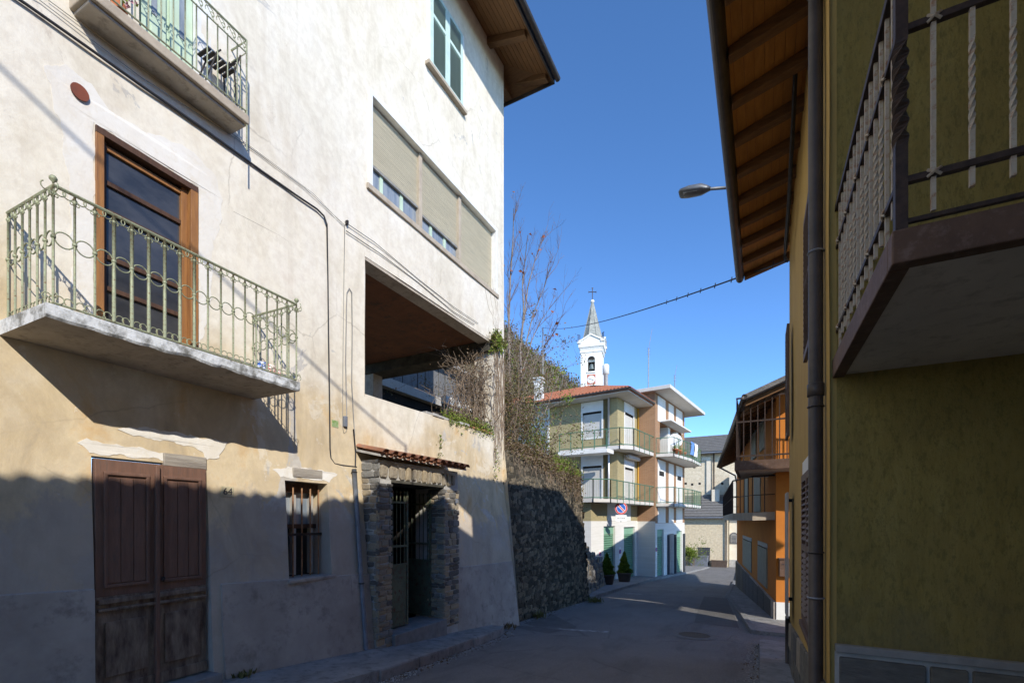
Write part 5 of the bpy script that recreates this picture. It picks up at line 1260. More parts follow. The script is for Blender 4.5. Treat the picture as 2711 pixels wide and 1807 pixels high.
qc = depth(1238, 893, 30); ch = MB(); ch.box(WORLD, qc.x-.24, qc.x+.24, qc.y-.24, qc.y+.24, qc.z-1.2, qc.z+.40); ch.box(WORLD, qc.x-.29, qc.x+.29, qc.y-.29, qc.y+.29, qc.z+.40, qc.z+.46); ch.box(WORLD, qc.x-.17, qc.x+.17, qc.y-.17, qc.y+.17, qc.z+.46, qc.z+.62); ch.box(WORLD, qc.x-.30, qc.x+.30, qc.y-.30, qc.y+.30, qc.z+.62, qc.z+.68); ch.build('chimney', MT['bwhite'], ya)
# parking-forbidden plates on the garage piers
for s, dd in ((-4.0, .0), (-1.15, .0), (1.98, 1.15)):
    pl = MB().box(B, s-.14, s+.14, dd, dd+.012, -.55, .10).build('garage_plate', MT['sign_white'], ya)
    MB().disc(B.w(s, dd+.012, -.15), B.u, (0, 0, 1), .12, B.n*.006, 20).build('blue_disc', MT['sign_blue'], pl)
    MB().ring(B.w(s, dd+.015, -.15), B.u, (0, 0, 1), .115, .022, 18).build('red_rim', MT['sign_red'], pl)
# stair handrail running over the lower balcony
# no-parking sign hung at the lower balcony edge
sc_ = depth(1426.5, 1166.5, 25.6); FSg = Frame(sc_.x, sc_.y, YAW*-57.2958+90-4)
ns = thing('no_parking_sign', 'round blue and red no parking sign with white plate below', 'sign', sc_)
u_, n_ = FSg.u, FSg.n
MB().disc(sc_-n_*.0, u_, (0, 0, 1), .345, n_*.02, 36).build('disc', MT['sign_white'], ns); MB().disc(sc_+n_*.02, u_, (0, 0, 1), .335, n_*.004, 36).build('red_face', MT['sign_red'], ns); 
MB().disc(sc_+n_*.024, u_, (0, 0, 1), .258, n_*.004, 36).build('white_ring', MT['sign_white'], ns)
for sg in (-1, 1):      # two blue segments either side of the bar
    pts = []; rad = .235; cut = .062
    a_ = math.asin(cut/rad)
    for i in range(17):
        t = a_+(math.pi-2*a_)*i/16; x_, z_ = rad*math.cos(t), rad*math.sin(t)*1.0
        X_ = (x_*math.cos(R(-45))-sg*z_*math.sin(R(-45))); Z__ = (x_*math.sin(R(-45))+sg*z_*math.cos(R(-45))); pts.append(sc_+n_*.028+u_*X_+Vector((0, 0, Z__)))
    MB().prism(pts, n_*.004).build('blue_field', MT['sign_blue'], ns)
mb = MB(); d_v = (u_*math.cos(R(-45))+Vector((0, 0, math.sin(R(-45))))); e_v = (u_*math.cos(R(45))+Vector((0, 0, math.sin(R(45)))))
mb.prism([sc_+n_*.029+d_v*x_+e_v*y_ for x_, y_ in ((-.24, -.028), (.24, -.028), (.24, .028), (-.24, .028))], n_*.004); mb.build('red_bar', MT['sign_red'], ns)
pc = sc_+Vector((0, 0, -.53)); mb = MB(); mb.prism([pc+u_*x_+Vector((0, 0, y_)) for x_, y_ in ((-.31, -.165), (.31, -.165), (.31, .165), (-.31, .165))], n_*.02); pl = mb.build('plate', MT['sign_white'], ns)
text_on(FSg, 'via Corte', .115, MT['ink'], .0, .022, pc.z-.0, ns)
MB().box(FSg, -.02, .02, -.05, -.01, -.75+sc_.z, .55+sc_.z).build('bracket', MT['galv'], ns)
bq = sc_+Vector((0, 0, .5)); MB().tube([bq-n_*.03, Vector((bq.x, bq.y, SL1+.08))+(-B.n)*.5+B.u*.2], .02, 6).build('bracket_arm', MT['galv'], ns)

# ------------------------------------------------------------------ bell tower
TK = 70.0
tc = depth(1381.8, 812.7, TK); a_t = 7.0
def tw_h(py): return EYE+(CAM_HY-py)/CAM_F*TK
# near vertical edge at tc; left face runs left, right face runs right/back
cam_r = Vector((ca, sa, 0)); cam_f = Vector((-sa, ca, 0)); th = R(17)
uL = (-cam_r*math.cos(th)+cam_f*math.sin(th)); uR = (cam_r*math.sin(th)+cam_f*math.cos(th))
W = 46/CAM_F*TK/math.cos(th)
bt = thing('bell_tower', 'white church bell tower with grey stone spire and iron cross', 'tower', Vector((tc.x, tc.y, -3)))
def tbox(mb, m0, m1, h0, h1, mat=0):
    """box grown by m beyond the shaft"""
    P = [tc+uL*(a*W+(m0 if a else -m0))+uR*(b*W+(m0 if b else -m0)) for a, b in ((0, 0), (1, 0), (1, 1), (0, 1))]; Q = [tc+uL*(a*W+(m1 if a else -m1))+uR*(b*W+(m1 if b else -m1)) for a, b in ((0, 0), (1, 0), (1, 1), (0, 1))]
    return mb.hexa([Vector((p.x, p.y, h0)) for p in P]+[Vector((p.x, p.y, h1)) for p in Q], mat)
hT = tw_h(803); hO1 = tw_h(815.5); hO0 = tw_h(850.3); hB = tw_h(905)
# shaft faces: the left (front) face gets the arched bell opening
FT = Frame(0, 0, 0); FT.p = Vector((tc.x, tc.y, 0)); FT.u = -uL; FT.n = -uR      # s runs 0 at the near edge towards -W
ow = 16/CAM_F*TK/math.cos(th); oc = -W*(22.5/46); arch = ow/2
mb = MB(); wallgrid(mb, FT, -W, 0, -3, hT, [(oc-arch, oc+arch, hO0, hO1-arch*.9, .5)], lambda s, h: 0, 4)
mb.quad(tc*1, tc+uR*W, tc+uR*W, tc*1) if 0 else None
for p_, q_ in ((tc, tc+uR*W), (tc+uR*W, tc+uR*W+uL*W), (tc+uR*W+uL*W, tc+uL*W)):
    mb.quad(Vector((p_.x, p_.y, -3)), Vector((q_.x, q_.y, -3)), Vector((q_.x, q_.y, hT)), Vector((p_.x, p_.y, hT)))
sh = mb.build('shaft', MT['tower_white'], bt)
# arch head above the opening (dark half disc set in the wall)
c_ = FT.w(oc, .012, hO1-arch*.9); MB().prism([c_+FT.u*(arch*math.cos(math.pi*i/12))+Vector((0, 0, arch*.95*math.sin(math.pi*i/12))) for i in range(13)], FT.n*-.03).build('arch_head', MT['black'], bt)
MB().box(FT, oc-arch, oc+arch, -1.4, -1.3, hO0, hO1).build('belfry_dark', MT['black'], bt)
mb = MB(); bc = FT.w(oc, -.4, hO0+.35); mb.lathe(bc, [(.50, 0), (.46, .08), (.36, .3), (.30, .65), (.22, .8), (.05, .9)], 16); mb.build('bell', MT['bronze'], bt, True)
mb = MB(); mb.box(FT, oc-arch*.95, oc+arch*.95, -.5, -.3, hO1-.75, hO1-.45); mb.build('bell_beam', MT['bwhite'], bt)
MB().box(FT, oc-arch-.12, oc+arch+.12, -.02, .12, hO0-.22, hO0).build('belfry_sill', MT['tower_white'], bt)
cc = FT.w(oc, .02, tw_h(869)); cs = 9.6/CAM_F*TK
MB().box(FT, oc-cs, oc+cs, .004, .03, cc.z-cs*1.2, cc.z+cs*1.2).build('clock_panel', simple('clock_red_paint', (.50, .17, .12), (.44, .15, .10), 4, .8), bt)
ck = MB().disc(cc+FT.n*.012, FT.u, (0, 0, 1), cs*.95, FT.n*.02, 28).build('clock_face', MT['tower_white'], bt)
for dx_, dz_ in ((.55, -.28), (-.62, .2)): MB().tube([cc+FT.n*.045, cc+FT.n*.045+FT.u*cs*dx_+Vector((0, 0, cs*dz_))], .03, 4).build('clock_hand', MT['ink'], ck)
for k in range(12):
    q = cc+FT.n*.036+FT.u*(cs*.8*math.cos(k*R(30)))+Vector((0, 0, cs*.8*math.sin(k*R(30)))); MB().disc(q, FT.u, (0, 0, 1), .035, FT.n*.01, 6).build('hour_mark', MT['ink'], ck)
mb = MB(); tbox(mb, .10, .10, tw_h(806), tw_h(801)); tbox(mb, .02, .30, tw_h(801), tw_h(792)); tbox(mb, .14, .14, tw_h(792), tw_h(781)); mb.build('entablature', MT['tower_white'], bt)
# pedimented cornice: a gable on every face
mb = MB(); m_ = .45; hc, hp = tw_h(785), tw_h(768)
cn = [tc+uL*(a*W+(m_ if a else -m_))+uR*(b*W+(m_ if b else -m_)) for a, b in ((0, 0), (1, 0), (1, 1), (0, 1))]
for i in range(4):
    p_, q_ = cn[i], cn[(i+1) % 4]; md = (p_+q_)/2; cen = (cn[0]+cn[2])/2
    for lo, hi, mm in ((0, .22, 0),):
        mb.prism([Vector((p_.x, p_.y, hc+lo)), Vector((md.x, md.y, hp+lo)), Vector((q_.x, q_.y, hc+lo)), Vector((q_.x, q_.y, hc+hi)), Vector((md.x, md.y, hp+hi)), Vector((p_.x, p_.y, hc+hi))], (cen-md)*.28)
    g_ = .92
    P_ = [cen+(v-cen)*g_ for v in (p_, md, q_)]; mb.add([Vector((P_[0].x, P_[0].y, hc-.6)), Vector((P_[2].x, P_[2].y, hc-.6)), Vector((P_[2].x, P_[2].y, hc+.05)), Vector((P_[1].x, P_[1].y, hp+.05)), Vector((P_[0].x, P_[0].y, hc+.05))], [(0, 1, 2, 3, 4)])
mb.build('gabled_cornice', MT['tower_white'], bt)
cen = (cn[0]+cn[2])/2; hs0, hs1 = tw_h(778), tw_h(681)
mb = MB(); oct_ = []
ro = 25.5/CAM_F*TK
for k in range(8): a_ = R(45*k+22.5-27); oct_.append(Vector((cen.x+ro*math.cos(a_), cen.y+ro*math.sin(a_), hs0)))
tp_ = [Vector((cen.x+(v.x-cen.x)*.09, cen.y+(v.y-cen.y)*.09, hs1)) for v in oct_]
for k in range(8): mb.quad(oct_[k], oct_[(k+1) % 8], tp_[(k+1) % 8], tp_[k])
mb.build('spire', MT['spire'], bt)
for k in range(8): MB().tube([oct_[k], tp_[k]], .07, 5, r1=.04).build('spire_rib', MT['plain_pale'] if 0 else MT['spire'], bt)
mb = MB(); mb.lathe((cen.x, cen.y, hs1-.1), [(.12, 0), (.30, .15), (.30, .35), (.12, .52), (.05, .55)], 12); mb.build('orb', MT['tower_white'], bt, True)
hx = tw_h(646); mb = MB(); mb.tube([(cen.x, cen.y, hs1+.4), (cen.x, cen.y, hx)], .055, 6); ax_ = cam_r*.55; zc = hx-.65; cq = Vector((cen.x, cen.y, zc)); mb.tube([cq-ax_, cq+ax_], .055, 6)
for v in (-ax_, ax_, Vector((0, 0, .6))): mb.tube([cq+v*1.0-v.cross(cam_f).normalized()*.13, cq+v*1.0+v.cross(cam_f).normalized()*.13], .05, 5)
mb.build('cross', MT['rail_brown'], bt)
for i in (0, 1, 3):      # little iron railings at the cornice corners
    for k in range(4):
        q = cn[i]+(cen-cn[i])*(.04+.05*k); MB().tube([Vector((q.x, q.y, hc+.2)), Vector((q.x, q.y, hc+1.35))], .03, 4).build('iron_railing', MT['iron_dark'], bt)
    MB().tube([Vector((cn[i].x, cn[i].y, hc+1.3)), Vector((q.x, q.y, hc+1.3))], .03, 4).build('iron_railing', MT['iron_dark'], bt)

# ------------------------------------------------------------------ slate-roofed church nave and its low annexe at the street end
chh = thing('stone_church', 'pale stone church flank with dark slate roof and putlog holes', 'church', (-4, 52, -3))
FCH = Frame(-16, 52.0, 90); CK = lambda px, py: FCH.at(px, py)      # faces the camera: u = +x, n = -y
xl, xr_ = CK(1480, 1050)[0], CK(1720, 1050)[0]+4; hw = CK(1595, 1043)[1]; hr = CK(1620, 990)[1]
mb = MB(); mb.box(FCH, xl, xr_, -8, 0, -3.2, hw); mb.build('wall', MT['church_stone'], chh)
x1 = CK(1640, 1080)[0]
MB().box(FCH, xl, x1-.5, 0, .12, hw-.7, hw-.35).build('frieze', MT['plain_pale'], chh); MB().box(FCH, x1-.7, x1-.3, 0, .14, CK(1640, 1135)[1], hw-.35).build('pilaster', MT['plain_pale'], chh)
rf = MB(); e_ = .7
rf.hexa([FCH.w(xl-1, e_, hw-.12), FCH.w(xr_+1, e_, hw-.12), FCH.w(xr_+1, -4.5, hr), FCH.w(xl-1, -4.5, hr), FCH.w(xl-1, e_, hw+.14), FCH.w(xr_+1, e_, hw+.14), FCH.w(xr_+1, -4.5, hr+.26), FCH.w(xl-1, -4.5, hr+.26)])
rf = rf.build('roof', MT['slate'], chh)
for k in range(10):      # slate courses
    t = k/10; d_ = e_+.02-t*(4.5+e_); h_ = hw+.14+t*(hr+.12-hw); MB().hexa([FCH.w(xl-1, d_+.05, h_), FCH.w(xr_+1, d_+.05, h_), FCH.w(xr_+1, d_-.45, h_+.10), FCH.w(xl-1, d_-.45, h_+.10), FCH.w(xl-1, d_+.05, h_+.07), FCH.w(xr_+1, d_+.05, h_+.07), FCH.w(xr_+1, d_-.45, h_+.14), FCH.w(xl-1, d_-.45, h_+.14)]).build('slate_course', MT['slate'], rf)
MB().tube([FCH.w(xl-1, e_+.08, hw-.02), FCH.w(xr_+1, e_+.08, hw-.02)], .08, 8).build('gutter', MT['galv'], rf, True)
MB().tube([FCH.w(x1, .2, hw), FCH.w(x1, .2, 3.9)], .07, 8).build('downpipe', MT['gutter'], chh, True)
for px, py in ((1595, 1072), (1608, 1060), (1628, 1060), (1590, 1112), (1607, 1110), (1625, 1110), (1659, 1110), (1575, 1110), (1680, 1120)):
    s_, h_ = CK(px, py); MB().box(FCH, s_-.11, s_+.11, -.05, .012, h_-.11, h_+.11).build('putlog_hole', MT['black'], chh)
an = thing('stone_annexe', 'low rubble stone annexe with slate roof below the church', 'building', (-5, 49, -3))
FAn = Frame(-16, 49.0, 90); AK = lambda px, py: FAn.at(px, py)
xa, xb = AK(1500, 1190)[0], AK(1672, 1190)[0]; ha = AK(1620, 1188)[1]; hra = AK(1620, 1138)[1]
MB().box(FAn, xa, xb, -2.9, 0, -3.2, ha).build('wall', MT['stone_house'], an)
rf = MB().hexa([FAn.w(xa, .5, ha-.1), FAn.w(xb+.35, .5, ha-.1), FAn.w(xb-.4, -2.9, hra), FAn.w(xa, -2.9, hra), FAn.w(xa, .5, ha+.12), FAn.w(xb+.35, .5, ha+.12), FAn.w(xb-.4, -2.9, hra+.2), FAn.w(xa, -2.9, hra+.2)]).build('roof', MT['slate'], an)
for k in range(8):
    t = k/8; d_ = .52-t*3.4; h_ = ha+.12+t*(hra+.08-ha); MB().hexa([FAn.w(xa, d_+.04, h_), FAn.w(xb+.35-.75*t, d_+.04, h_), FAn.w(xb+.28-.75*t, d_-.38, h_+.16), FAn.w(xa, d_-.38, h_+.16), FAn.w(xa, d_+.04, h_+.06), FAn.w(xb+.35-.75*t, d_+.04, h_+.06), FAn.w(xb+.28-.75*t, d_-.38, h_+.2), FAn.w(xa, d_-.38, h_+.2)]).build('slate_course', MT['slate'], rf)
MB().tube([FAn.w(xa, .55, ha-.02), FAn.w(xb+.4, .55, ha-.02)], .07, 8).build('gutter', MT['galv'], rf)
MB().tube([FAn.w(xb-.15, .15, ha), FAn.w(xb-.15, .15, -2.9)], .06, 8).build('downpipe', MT['gutter'], an, True)
s_ = AK(1640, 1140)[0]; MB().box(FAn, s_-.35, s_+.35, -2.5, -1.8, hra-.6, hra+.7).build('chimney', MT['plain_pale'], an)
# street-end wall right of the annexe with an arched notice
ew = thing('street_end_house', 'pale rendered house end wall closing the street beside the church', 'house', (-.5, 49.6, -3))
xc, xd = AK(1674, 1200)[0], AK(1700, 1200)[0]+4
FEn = Frame(-16, 49.8, 90)
MB().box(FEn, xc, xd, -2, 0, -3.2, CK(1690, 1040)[1]-2.2).build('wall', MT['plain_pale'], ew); MB().box(FEn, xc, xd, 0, .10, -3.2, -2.1).build('stone_base', MT['mortar'], ew)
MB().box(FEn, FEn.at(1676, 1185)[0], FEn.at(1697, 1185)[0]+.6, 0, .55, FEn.at(1690, 1181)[1]-.25, FEn.at(1690, 1181)[1]).build('canopy', MT['slate'], ew)
pn = thing('arched_notice', 'dark arched notice panel with pale frame on the end wall', 'notice', FEn.w(*(FEn.at(1685, 1235)[0], .1, FEn.at(1685, 1235)[1])))
s_, h_ = FEn.at(1685.5, 1235); 
def archpoly(w_, h0, h1, d): return [FEn.w(s_-w_, d, h0), FEn.w(s_+w_, d, h0)]+[FEn.w(s_+w_*math.cos(math.pi*i/10), d, h1+w_*math.sin(math.pi*i/10)) for i in range(11)]
MB().prism(archpoly(.34, h_-.55, h_+.2, .004), FEn.n*.05).build('frame', MT['dark_metal'], pn); MB().prism(archpoly(.27, h_-.48, h_+.2, .055), FEn.n*.01).build('panel', MT['cable_grey'], pn)
for k in range(5): MB().box(FEn, s_-.2, s_+.2, .066, .072, h_-.4+.13*k, h_-.35+.13*k).build('text_line', MT['ink'], pn)
# round traffic sign seen from behind
rs = thing('round_road_sign', 'round grey back of a road sign on a pole before the annexe', 'sign', depth(1605, 1300, 46.5))
q = depth(1605, 1197, 46.5); MB().tube([Vector((q.x, q.y, -2.9)), Vector((q.x, q.y, q.z+.3))], .04, 8).build('pole', MT['galv'], rs); MB().disc(q, cam_r, (0, 0, 1), .42, cam_f*.03, 28).build('disc', MT['dark_metal'], rs)
MB().prism([q+cam_r*x_+Vector((0, 0, z_)) for x_, z_ in ((-.36, -.78), (.36, -.78), (.36, -.48), (-.36, -.48))], cam_f*.03).build('plate', MT['dark_metal'], rs)
# notice board, bins and trough at the street end
nb = thing('map_board', 'pale map board on dark posts beside the church bins', 'notice board', depth(1645, 1300, 47)); q = depth(1647, 1268, 47)
FM = Frame(q.x, q.y, 90)
MB().box(FM, -.75, .75, 0, .05, q.z-1.1, q.z+1.1).build('panel', simple('map_print', (.50, .50, .49), (.30, .31, .31), 6, .7), nb)
for s in (-.85, .85): MB().box(FM, s-.07, s+.07, -.06, .09, -3, q.z+1.35).build('post', MT['dark_metal'], nb)
MB().box(FM, -1.0, 1.0, -.1, .25, q.z+1.3, q.z+1.42).build('roof', MT['dark_metal'], nb)
for k, (px, wd, hh, nm, lab, m_) in enumerate(((1618, .55, 1.75, 'waste_bin', 'tall grey waste container beside the map board', 'dark_metal'), (1606, .8, .95, 'stone_trough', 'low grey stone trough left of the waste container', 'galv'), (1652, .7, .55, 'planter_box', 'brown wooden planter box below the map board', 'pot'))):
    q = depth(px, 1300, 46.0-k*.6); F_ = Frame(q.x, q.y, 90); t = thing(nm, lab, nm.replace('_', ' '), Vector((q.x, q.y, ground(q.y)))); z0 = ground(q.y)
    MB().hexa([F_.w(a*wd*.94, d*.45, z0) for a, d in ((-1, -1), (1, -1), (1, 1), (-1, 1))]+[F_.w(a*wd, d*.5, z0+hh) for a, d in ((-1, -1), (1, -1), (1, 1), (-1, 1))]).build('body', MT[m_], t, bevel=.03)
    MB().box(F_, -wd-.03, wd+.03, -.53, .53, z0+hh, z0+hh+.08).build('rim', MT[m_], t, bevel=.02)
# antennas
for k, (px, p0, p1, p2, kk, lab) in enumerate(((1489, 895, 800, 755, 40, 'tall thin whip antenna on the left of the flat roof'), (1549, 925, 862, 838, 46, 'short thin whip antenna on the right of the flat roof'))):
    an_ = thing('antenna', lab, 'antenna', depth(px, p0, kk), 'roof antennas'); a0, a1, a2 = depth(px, p0+15, kk), depth(px+1, p1, kk), depth(px+9-3*k, p2, kk)
    MB().tube([a0, a1], .045, 6).build('mast', MT['galv'], an_); MB().tube([a1, a2], .018, 5).build('whip', MT['cable_grey'], an_)
    for i in range(3): MB().tube([a1+Vector((0, 0, -.25*i))-cam_r*.14, a1+Vector((0, 0, -.25*i))+cam_r*.14], .02, 4).build('element', MT['galv'], an_)
pk0, pk1, pk2 = depth(1247, 918, 44), depth(1247, 860, 44), depth(1247, 752, 44)
pl_ = thing('utility_pole', 'slim pole, rusty below and pale above, rising behind the shrubs', 'pole', Vector((pk0.x, pk0.y, pk0.z-4)))
MB().tube([pk0-Vector((0, 0, 4)), pk1], .075, 8).build('lower_pole', MT['rusty_bar'], pl_, True); MB().tube([pk1, pk2], .055, 8).build('upper_pole', MT['cable_grey'], pl_, True)
# overhead line across the street
A_ = Vector((.44, 9.25, 6.12)); mb = MB(); pts = []
for i in range(33):
    t = i/32; q = A_+(pk2-A_)*t; q.z -= .5*4*t*(1-t); pts.append(q)
oc_ = MB().tube(pts, .016, 6).build('overhead_cable', MT['cable'], None, True); tag(oc_, 'black overhead cable crossing the sky from the ochre eave', 'cable')
A_ov = A_.copy()
# ------------------------------------------------------------------ building glimpsed behind the loggia
bk = thing('back_building', 'grey weathered courtyard building seen through the open loggia', 'building', (-10.6, 12, 3.4))
FK = Frame(-10.5, 0, 0)
MB().box(FK, 9.0, 18, -.6, 0, 3.3, 5.85).build('dark_void', MT['black'], bk); MB().box(FK, 9.0, 18, -.6, .25, 5.86, 6.16).build('floor_band', MT['white_wood'], bk)  # near-black box stands for the unlit void below the floor band
for i in range(22): MB().box(FK, 9.0+i*.4, 9.0+i*.4+.37, -.1, .03+.012*(i % 3), 6.18, 7.4).build('board', MT['greyblue'], bk)
MB().box(FK, 8.9, 18.1, -.7, .4, 7.42, 7.55).build('top_band', MT['white_wood'], bk)
bp = MB().box(WORLD, -9.12, -8.92, 12.5, 15.6, 5.48, 5.72).build('terrace_beam', MT['bwhite'], bk)
for y in (12.6, 15.4): MB().box(WORLD, -9.11, -8.93, y-.09, y+.09, 3.3, 5.475).build('post', MT['greyblue'], bk)

# ------------------------------------------------------------------ plants
def leafcard(mb, c, size, rr, m=0, flat=.0):
    a = Vector((rr.gauss(0, 1), rr.gauss(0, 1), rr.gauss(0, 1)*(1-flat))).normalized(); b = a.cross(Vector((rr.gauss(0, 1), rr.gauss(0, 1), rr.gauss(0, 1)))).normalized(); n = a.cross(b)*(size*.22)
    s = size*rr.uniform(.6, 1.25); c = Vector(c)
    mb.add([c-a*s*.5, c+b*s*.3+n, c+a*s*.5, c-b*s*.3+n], [(0, 1, 2), (0, 2, 3)], m)
def cloud(mb, c, rad, n, size, rr, ms=(0,), shell=.55, clumps=9):
    c = Vector(c); cl = []
    for _ in range(clumps):
        d = Vector((rr.gauss(0, 1), rr.gauss(0, 1), rr.gauss(0, 1))).normalized()*rr.uniform(.35, .9); cl.append((d, rr.uniform(.18, .42), rr.choice(ms)))
    for _ in range(n):
        d, q, m = rr.choice(cl); v = d+Vector((rr.gauss(0, 1), rr.gauss(0, 1), rr.gauss(0, 1)))*(q*.55)
        leafcard(mb, c+Vector((v.x*rad[0], v.y*rad[1], v.z*rad[2])), size, rr, m if rr.random() < .75 else rr.choice(ms))
def branch(mb, p, d, L, r_, lev, rr, m=0, kids=(3, 5), spread=.55, up=.15, minr=.004, tips=None, sides=5):
    n = 4; pts = [Vector(p)]; dd = Vector(d).normalized()
    for i in range(n):
        dd = (dd+Vector((rr.gauss(0, .10), rr.gauss(0, .10), rr.gauss(0, .06)+up*.25))).normalized(); pts.append(pts[-1]+dd*(L/n))
    mb.tube(pts, max(r_, minr), sides if lev > 1 else 3, m, r1=max(r_*.45, minr*.7))
    if tips is not None and lev <= 1: tips.append(pts[-1])
    if lev > 0:
        for k in range(rr.randint(*kids)):
            i = rr.randint(1, n); q = pts[i]; t = Vector((rr.gauss(0, 1), rr.gauss(0, 1), rr.gauss(0, .6))).normalized()
            branch(mb, q, (dd*(1-spread)+t*spread+Vector((0, 0, up))), L*rr.uniform(.42, .68), r_*.5, lev-1, rr, m, kids, spread, up, minr, tips, sides)

# bare tree rising behind the house corner: a few upright stems
rr = random.Random(21)
bt_ = thing('bare_tree', 'tall leafless tree with slender upright stems behind the house corner', 'tree', (-8.0, 15.0, 3.4))
mb = MB(); tips = []
def stem(path, r0, r1, k_=17):
    return [depth(x, y, k_+dk) for x, y, dk in path], r0, r1
stems = [([(1185, 1010, 0), (1172, 900, .1), (1168, 760, .2), (1172, 640, .2), (1178, 560, .1), (1180, 478, 0)], .055, .010), ([(1215, 1010, .5), (1198, 900, .5), (1195, 800, .5), (1203, 720, .6), (1200, 650, .5), (1212, 540, .5)], .06, .010),
         ([(1203, 740, .6), (1212, 660, .8), (1228, 600, 1), (1248, 545, 1.2)], .03, .008), ([(1198, 860, .5), (1222, 780, .9), (1240, 740, .9), (1268, 700, 1.1)], .026, .007), ([(1205, 800, .5), (1225, 720, .4), (1250, 660, .2), (1262, 620, 0)], .024, .007),
         ([(1190, 940, 0), (1225, 850, -.5), (1248, 800, -.6), (1270, 765, -.8)], .024, .007), ([(1172, 800, 0), (1166, 700, -.2), (1168, 610, -.4)], .02, .006)]
for path, r0, r1 in stems:
    P_ = [depth(x, y, 17+dk) for x, y, dk in path]; mb.tube(P_, r0, 6, 0, r1=r1)
mb.build('trunk', MT['bark'], bt_, True)
mb = MB()
for path, r0, r1 in stems:
    P_ = [depth(x, y, 17+dk) for x, y, dk in path]
    for i in range(len(P_)-1):
        for k in range(3):
            q = P_[i]+(P_[i+1]-P_[i])*rr.random(); d_ = (P_[i+1]-P_[i]).normalized()*.7+Vector((rr.gauss(0, .42)+.12, rr.gauss(0, .4), .45)); branch(mb, q, d_, rr.uniform(.5, 1.15), .011, 2, rr, 0, (2, 4), .45, .22, .0035, tips)
mb.build('crown', MT['twig'], bt_)
mb = MB()
for _ in range(26):
    q = rr.choice(tips); leafcard(mb, q, .16, rr)
mb.build('last_leaves', MT['redleaf'], bt_)

# tangle of shrubs between the house corner and the yellow house
def shrub(name, label, cat, base, stemsn, H, spread, leaf, nleaf, size, mats, rr, stem_mat='vine', group=None, rad=None, cen=None, lev=2, r0=.02):
    t = thing(name, label, cat, base, group); mb = MB(); tips = []
    for i in range(stemsn):
        p = Vector(base)+Vector((rr.uniform(-1, 1)*spread[0]*.6, rr.uniform(-1, 1)*spread[1]*.6, -.1)); branch(mb, p, (rr.gauss(0, .35), rr.gauss(0, .35), 1), H*rr.uniform(.5, .85), r0, lev, rr, 0, (3, 4), .6, .12, .004, tips)
    mb.build('stems', MT[stem_mat], t)
    mb = MB(); c = Vector(base)+Vector((0, 0, H*.5)) if cen is None else Vector(cen)
    if nleaf:
        for q in tips:
            for _ in range(max(1, int(nleaf*.5/len(tips)))): leafcard(mb, q+Vector((rr.gauss(0, .12), rr.gauss(0, .12), rr.gauss(0, .12))), size, rr, rr.randrange(len(mats)))
        cloud(mb, c, (spread[0], spread[1], H*.5) if rad is None else rad, nleaf//2, size, rr, range(len(mats)), .5, 14)
        mb.build('foliage', mats, t)
    return t
rr = random.Random(4)
brownish = [MT['dry'], MT['drygreen'], MT['vine']]
shrub('shrub', 'brown tangled shrub against the house corner beside the loggia column', 'shrub', (-7.0, 12.3, 3.4), 12, 3.6, (.9, .9), 1, 5200, .07, brownish, rr, group='shrubs above the retaining wall')
shrub('shrub', 'dense brown green shrub at the foot of the bare tree', 'shrub', (-8.0, 14.7, 3.4), 14, 4.4, (1.3, 1.0), 1, 8000, .075, brownish, rr, group='shrubs above the retaining wall')
shrub('shrub', 'loose olive shrub leaning over toward the yellow house', 'shrub', (-7.3, 15.6, 3.4), 10, 3.0, (1.1, .8), 1, 4600, .075, [MT['drygreen'], MT['dry'], MT['ivy']], rr, group='shrubs above the retaining wall')
shrub('shrub', 'tall thin shrub with arching twigs before the chimney', 'shrub', (-9.6, 17.5, 3.4), 9, 3.9, (1.3, 1.1), 1, 4600, .085, [MT['drygreen'], MT['dry'], MT['vine']], rr, group='shrubs above the retaining wall')
# sprig with green leaves against the sky
sp = thing('leafy_branch', 'single arching branch with green leaf tuft before the tiled roof', 'branch', depth(1225, 1010, 17.5)); mb = MB()
P_ = [depth(x, y, 17.5) for x, y in ((1222, 1030), (1240, 975), (1262, 920), (1275, 880), (1290, 850))]; mb.tube(P_, .022, 5, 0, r1=.008); P2 = [depth(x, y, 17.5) for x, y in ((1255, 940), (1285, 925), (1305, 915))]; mb.tube(P2, .012, 4, 0, r1=.005); mb.build('stem', MT['bark'], sp)
mb = MB()
for q, n in ((P_[-1], 34), (P2[-1], 70), (P_[3], 14)):
    for _ in range(n): leafcard(mb, q+Vector((rr.gauss(0, .13), rr.gauss(0, .1), rr.gauss(0, .13))), .10, rr)
mb.build('leaves', MT['ivy'], sp)
# overgrowth draped over the retaining wall
hg = thing('wall_overgrowth', 'overhanging brown and green creeper along the retaining wall top', 'creeper', (-5.6, 13, 3.4)); mb = MB(); mt_ = MB(); rr = random.Random(8)
for i in range(8200):
    t = rr.random()**.8; y = 10.5+5.6*t; drop = (.25+1.05*t**2)*abs(rr.gauss(0, .55)); h = 3.62+.25*rr.random()-drop; x = rwx(min(y, RY1), h)+.03+.14*rr.random() if h < 3.45 else -5.6-.6*rr.random()
    if y > RY1-.1: x += rr.uniform(-.9, .05)
    m = 2 if (t > .55 and h > 3.25 and rr.random() < .55) else rr.choice((0, 0, 1, 3, 3)); leafcard(mb, (x, y, h), .065, rr, m)
for i in range(130):
    y = 10.5+5.4*rr.random()**.7; p = Vector((-5.65, y, 3.5)); pts = [p]
    L = rr.uniform(.3, 1.3)*(.4+.6*(y-10.5)/5.4)
    for k in range(5): p = p+Vector((0, rr.gauss(0, .07), -L/5)); pts.append(Vector((rwx(min(y, RY1), p.z)+.05+rr.uniform(0, .06), p.y, p.z)))
    mt_.tube(pts, .006, 3, 0)
